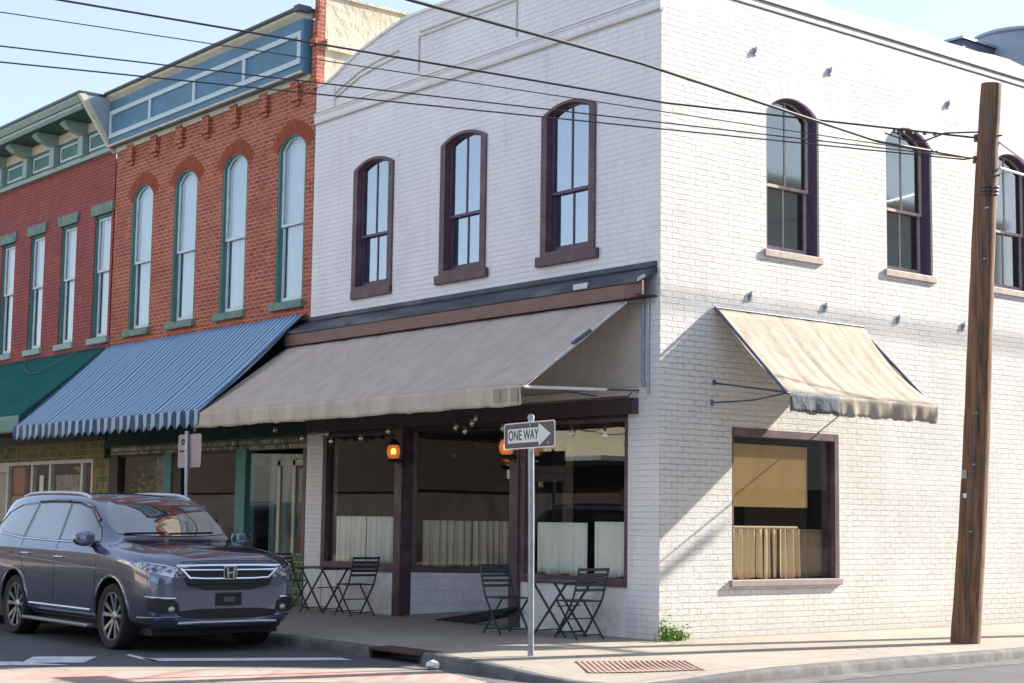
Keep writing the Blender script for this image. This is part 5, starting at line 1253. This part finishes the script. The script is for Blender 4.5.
    for sd in (-1, 1):
        FH = ((5, sd*2.0, 0), (-.42, sd*.9, 0), (0, 0, 1), (-.9, -sd*.42, 0))
        fp = c.panel('fog_light_recess', [(-.16, .42), (-.12, .58), (.24, .60), (.18, .43)], FH, M['black'], off=.006, step=.04, sm=1)
        c.strip('fog_trim', [(-.10, .585), (.22, .60)], FH, .012, M['chrome'], .01, fp)
        hp_ = Vector(FH[0])+Vector(FH[1])*-.06+Vector((0, 0, .47)); h = c.ray(hp_, FH[3])
        if h[0] is not None:
            b = bmesh.new(); bmesh.ops.create_uvsphere(b, u_segments=14, v_segments=8, radius=.042); b.verts.index_update(); mb = MB().add([v.co*1.0+h[0] for v in b.verts], [tuple(v.index for v in f.verts) for f in b.faces]); b.free(); c.put(mb, 'fog_lamp', M['silver'], fp)
        c.strip('bumper_crease', [(-.16, .39), (.30, .375)], FH, .012, c.paint, .002)
    h = c.ray((5, 0, .60), (-1, 0, 0))[0]
    mb = MB(); mb.box(h.x-.01, h.x+.02, -.16, .16, .50, .64); pb = c.put(mb, 'plate_holder', M['black'], bevel=.006, smooth=False); mb = MB(); mb.box(h.x+.02, h.x+.024, -.07, .07, .54, .595); c.put(mb, 'plate_slot', simple('slot_grey', (.09, .09, .12), .5), pb, smooth=False)
    B_ = ((-5, 0, 0), (0, 1, 0), (0, 0, 1), (1, 0, 0)); c.panel('rear_window', [(-.60, 1.2), (-.5, 1.5), (.5, 1.5), (.60, 1.2)], B_, M['carglass'], sm=1)
    mb = MB(); mb.box(-2.4, 2.1, -.80, .80, .18, .3); c.put(mb, 'underbody', M['black'], smooth=False)
m = NT('headlamp'); co = m.obj(); nn = m.noise(14, 3, co); m.l(m.mix(m.ramp(nn, .4, .6), (.08, .09, .11), (.55, .6, .66)), m.b.inputs['Base Color']); m.b.inputs['Roughness'].default_value = .1; m.b.inputs['Metallic'].default_value = .6; m.b.inputs['Coat Weight'].default_value = 1; M['headl'] = m.m
dress_suv(SUVc)

SED = [(2.30, .25, .60, .66, .42, .64, .60, .56, .72, .36, .76, .77), (2.2, .2, .78, .83, .42, .82, .64, .74, .76, .45, .80, .81), (1.9, .18, .86, .89, .45, .88, .72, .80, .82, .5, .86, .87), (1.4, .18, .88, .90, .5, .89, .80, .82, .90, .55, .94, .95),
       (.95, .18, .88, .90, .5, .89, .84, .83, .95, .60, 1.0, 1.01), (.6, .18, .88, .90, .5, .89, .86, .83, .97, .62, 1.16, 1.18), (.1, .18, .88, .90, .5, .89, .88, .83, .98, .58, 1.38, 1.41), (-.6, .18, .88, .90, .5, .89, .89, .83, .99, .58, 1.42, 1.46),
       (-1.2, .18, .88, .90, .5, .89, .90, .82, 1.0, .56, 1.34, 1.38), (-1.7, .18, .86, .89, .5, .88, .90, .80, 1.0, .54, 1.10, 1.12), (-2.1, .2, .84, .87, .5, .86, .88, .78, .98, .5, 1.02, 1.03), (-2.35, .28, .76, .80, .5, .80, .80, .7, .9, .45, .95, .96)]
sd_ = Car('parked_sedan', (-11.1, -5.0, STREET), 0, (1.1, 1.05, 1.1), 'dark red sedan parked behind the SUV at the left edge', redp, SED, [(1.38, .34, .38), (-1.38, .34, .38)])
for x in (1.38, -1.38):
    for s_ in (-1, 1): wheel(sd_, x, s_, r=.33, w_=.2, face=.88)
for s_ in (-1, 1):
    F = ((0, s_*3, 0), (1, 0, 0), (0, 0, 1), (0, -s_, 0)); sd_.panel('side_window', [(.62, 1.02), (.1, 1.30), (-.35, 1.33), (-.35, 1.02)], F, M['carglass'], sm=1); sd_.panel('side_window', [(-.42, 1.02), (-.42, 1.33), (-1.0, 1.28), (-1.35, 1.04)], F, M['carglass'], sm=1)
    sd_.panel('headlight', [(.0, .60), (.02, .70), (.35, .76), (.35, .66)], ((5, s_*2.0, 0), (-.42, s_*.9, 0), (0, 0, 1), (-.9, -s_*.42, 0)), M['headl'], sm=1)
sd_.panel('windshield', [(-.66, 1.02), (-.5, 1.32), (.5, 1.32), (.66, 1.02)], ((5, 0, 0), (0, 1, 0), (0, 0, 1), (-1, 0, 0)), M['carglass'], sm=1)
sd_.panel('grille', [(-.4, .42), (-.45, .58), (.45, .58), (.4, .42)], ((5, 0, 0), (0, 1, 0), (0, 0, 1), (-1, 0, 0)), M['black'], sm=1)

# ================================================================== BUILDINGS ACROSS THE STREETS (seen in the glass)
def across(name, label, x0, x1, yf, h, mat, canopy, depth=10, axis='x', low=None):
    r_ = empty(name, ((x0+x1)/2, yf, 0), label, 'building'); mp = (lambda u, w_, z: Vector((u, yf-w_, z))) if axis == 'x' else (lambda u, w_, z: Vector((yf+w_, u, z)))
    n = max(2, int((x1-x0)/3)); st = (x1-x0)/n; holes = []
    for i in range(n):
        a = x0+st*(i+.3); b = x0+st*(i+.7); holes.append([(a, 5.6), (b, 5.6), (b, 8.2), (a, 8.2)])
    lo = [(x0+.8, .8), (x1-.8, .8), (x1-.8, 2.6), (x0+.8, 2.6)]
    sheet(MB(), mp, [(x0, 3.4), (x1, 3.4), (x1, h), (x0, h)], holes, 0, .3).build('upper_wall', mat, r_)
    sheet(MB(), mp, [(x0, -.1), (x1, -.1), (x1, 3.398), (x0, 3.398)], [lo], 0, .3).build('lower_wall', low or mat, r_)
    mb = MB(); mb.mbox(mp, x0, x1, .29, depth, h-.7, h-.6); mb.mbox(mp, x0, x0+.2, .3, depth, 0, h-.6); mb.mbox(mp, x1-.2, x1, .3, depth, 0, h-.6); mb.mbox(mp, x0, x1, depth, depth+.2, 0, h-.6); mb.build('roof', M['tar'], r_)
    mb = MB(); mb.mbox(mp, x0-.0, x1, -.3, .1, h, h+.25); mb.build('cornice', M['cream_trim'], r_)
    for hh_ in holes:
        w2 = MB(); w2.mbox(mp, hh_[0][0], hh_[1][0], .2, .24, 5.6, 8.2); w2.build('window', M['interior_grey'], r_)
    MB().mbox(mp, x0+.8, x1-.8, .2, .24, .8, 2.6).build('shop_window', M['interior_grey'], r_)
    if canopy: MB().mbox(mp, x0, x1, -1.6, 0, 3.5, 3.65).build('canopy', M['greyplate'], r_)
    return r_
cream = simple('cream_facade', (.78, .70, .52), .8, var=.08, scale=1, bump=.004)
DK = raw_brick('street_brick', (.028, .018, .015), (.045, .028, .022), (.04, .035, .03))
across('cream_building', 'cream rendered building across the front street, outside the frame', -31.5, -23, -21, 10.8, cream, True, low=DK)
across('dark_brick_building', 'dark brown brick building with cream cornice across the front street, outside the frame', -46, -31.5, -21, 10.6, DK, False)
across('brick_building', 'brown brick building across the front street, outside the frame', -110, -46, -21, 9.4, DK, False)
across('tan_building', 'tan rendered building opposite the corner, outside the frame', -23, -6, -21, 8.6, simple('tan_facade', (.55, .47, .36), .8, var=.1, scale=1), False)
across('grey_building', 'grey rendered building across the side street, outside the frame', 2, 34, 17.5, 12.0, simple('grey_facade', (.5, .49, .46), .8, var=.1, scale=1), False, axis='y')
across('corner_brick_building', 'dark brick building diagonally across the junction, outside the frame', 16.5, 50, -21, 9.0, DK, False)
mb = MB(); mb.box(-250, 3.8, -140, -17, -.25, 0); mb.box(13.5, 220, -3.2, 200, -.25, 0); mb.box(13.9, 220, -140, -17, -.25, 0); tag(mb.build('sidewalk', M['concrete']), kind='structure')
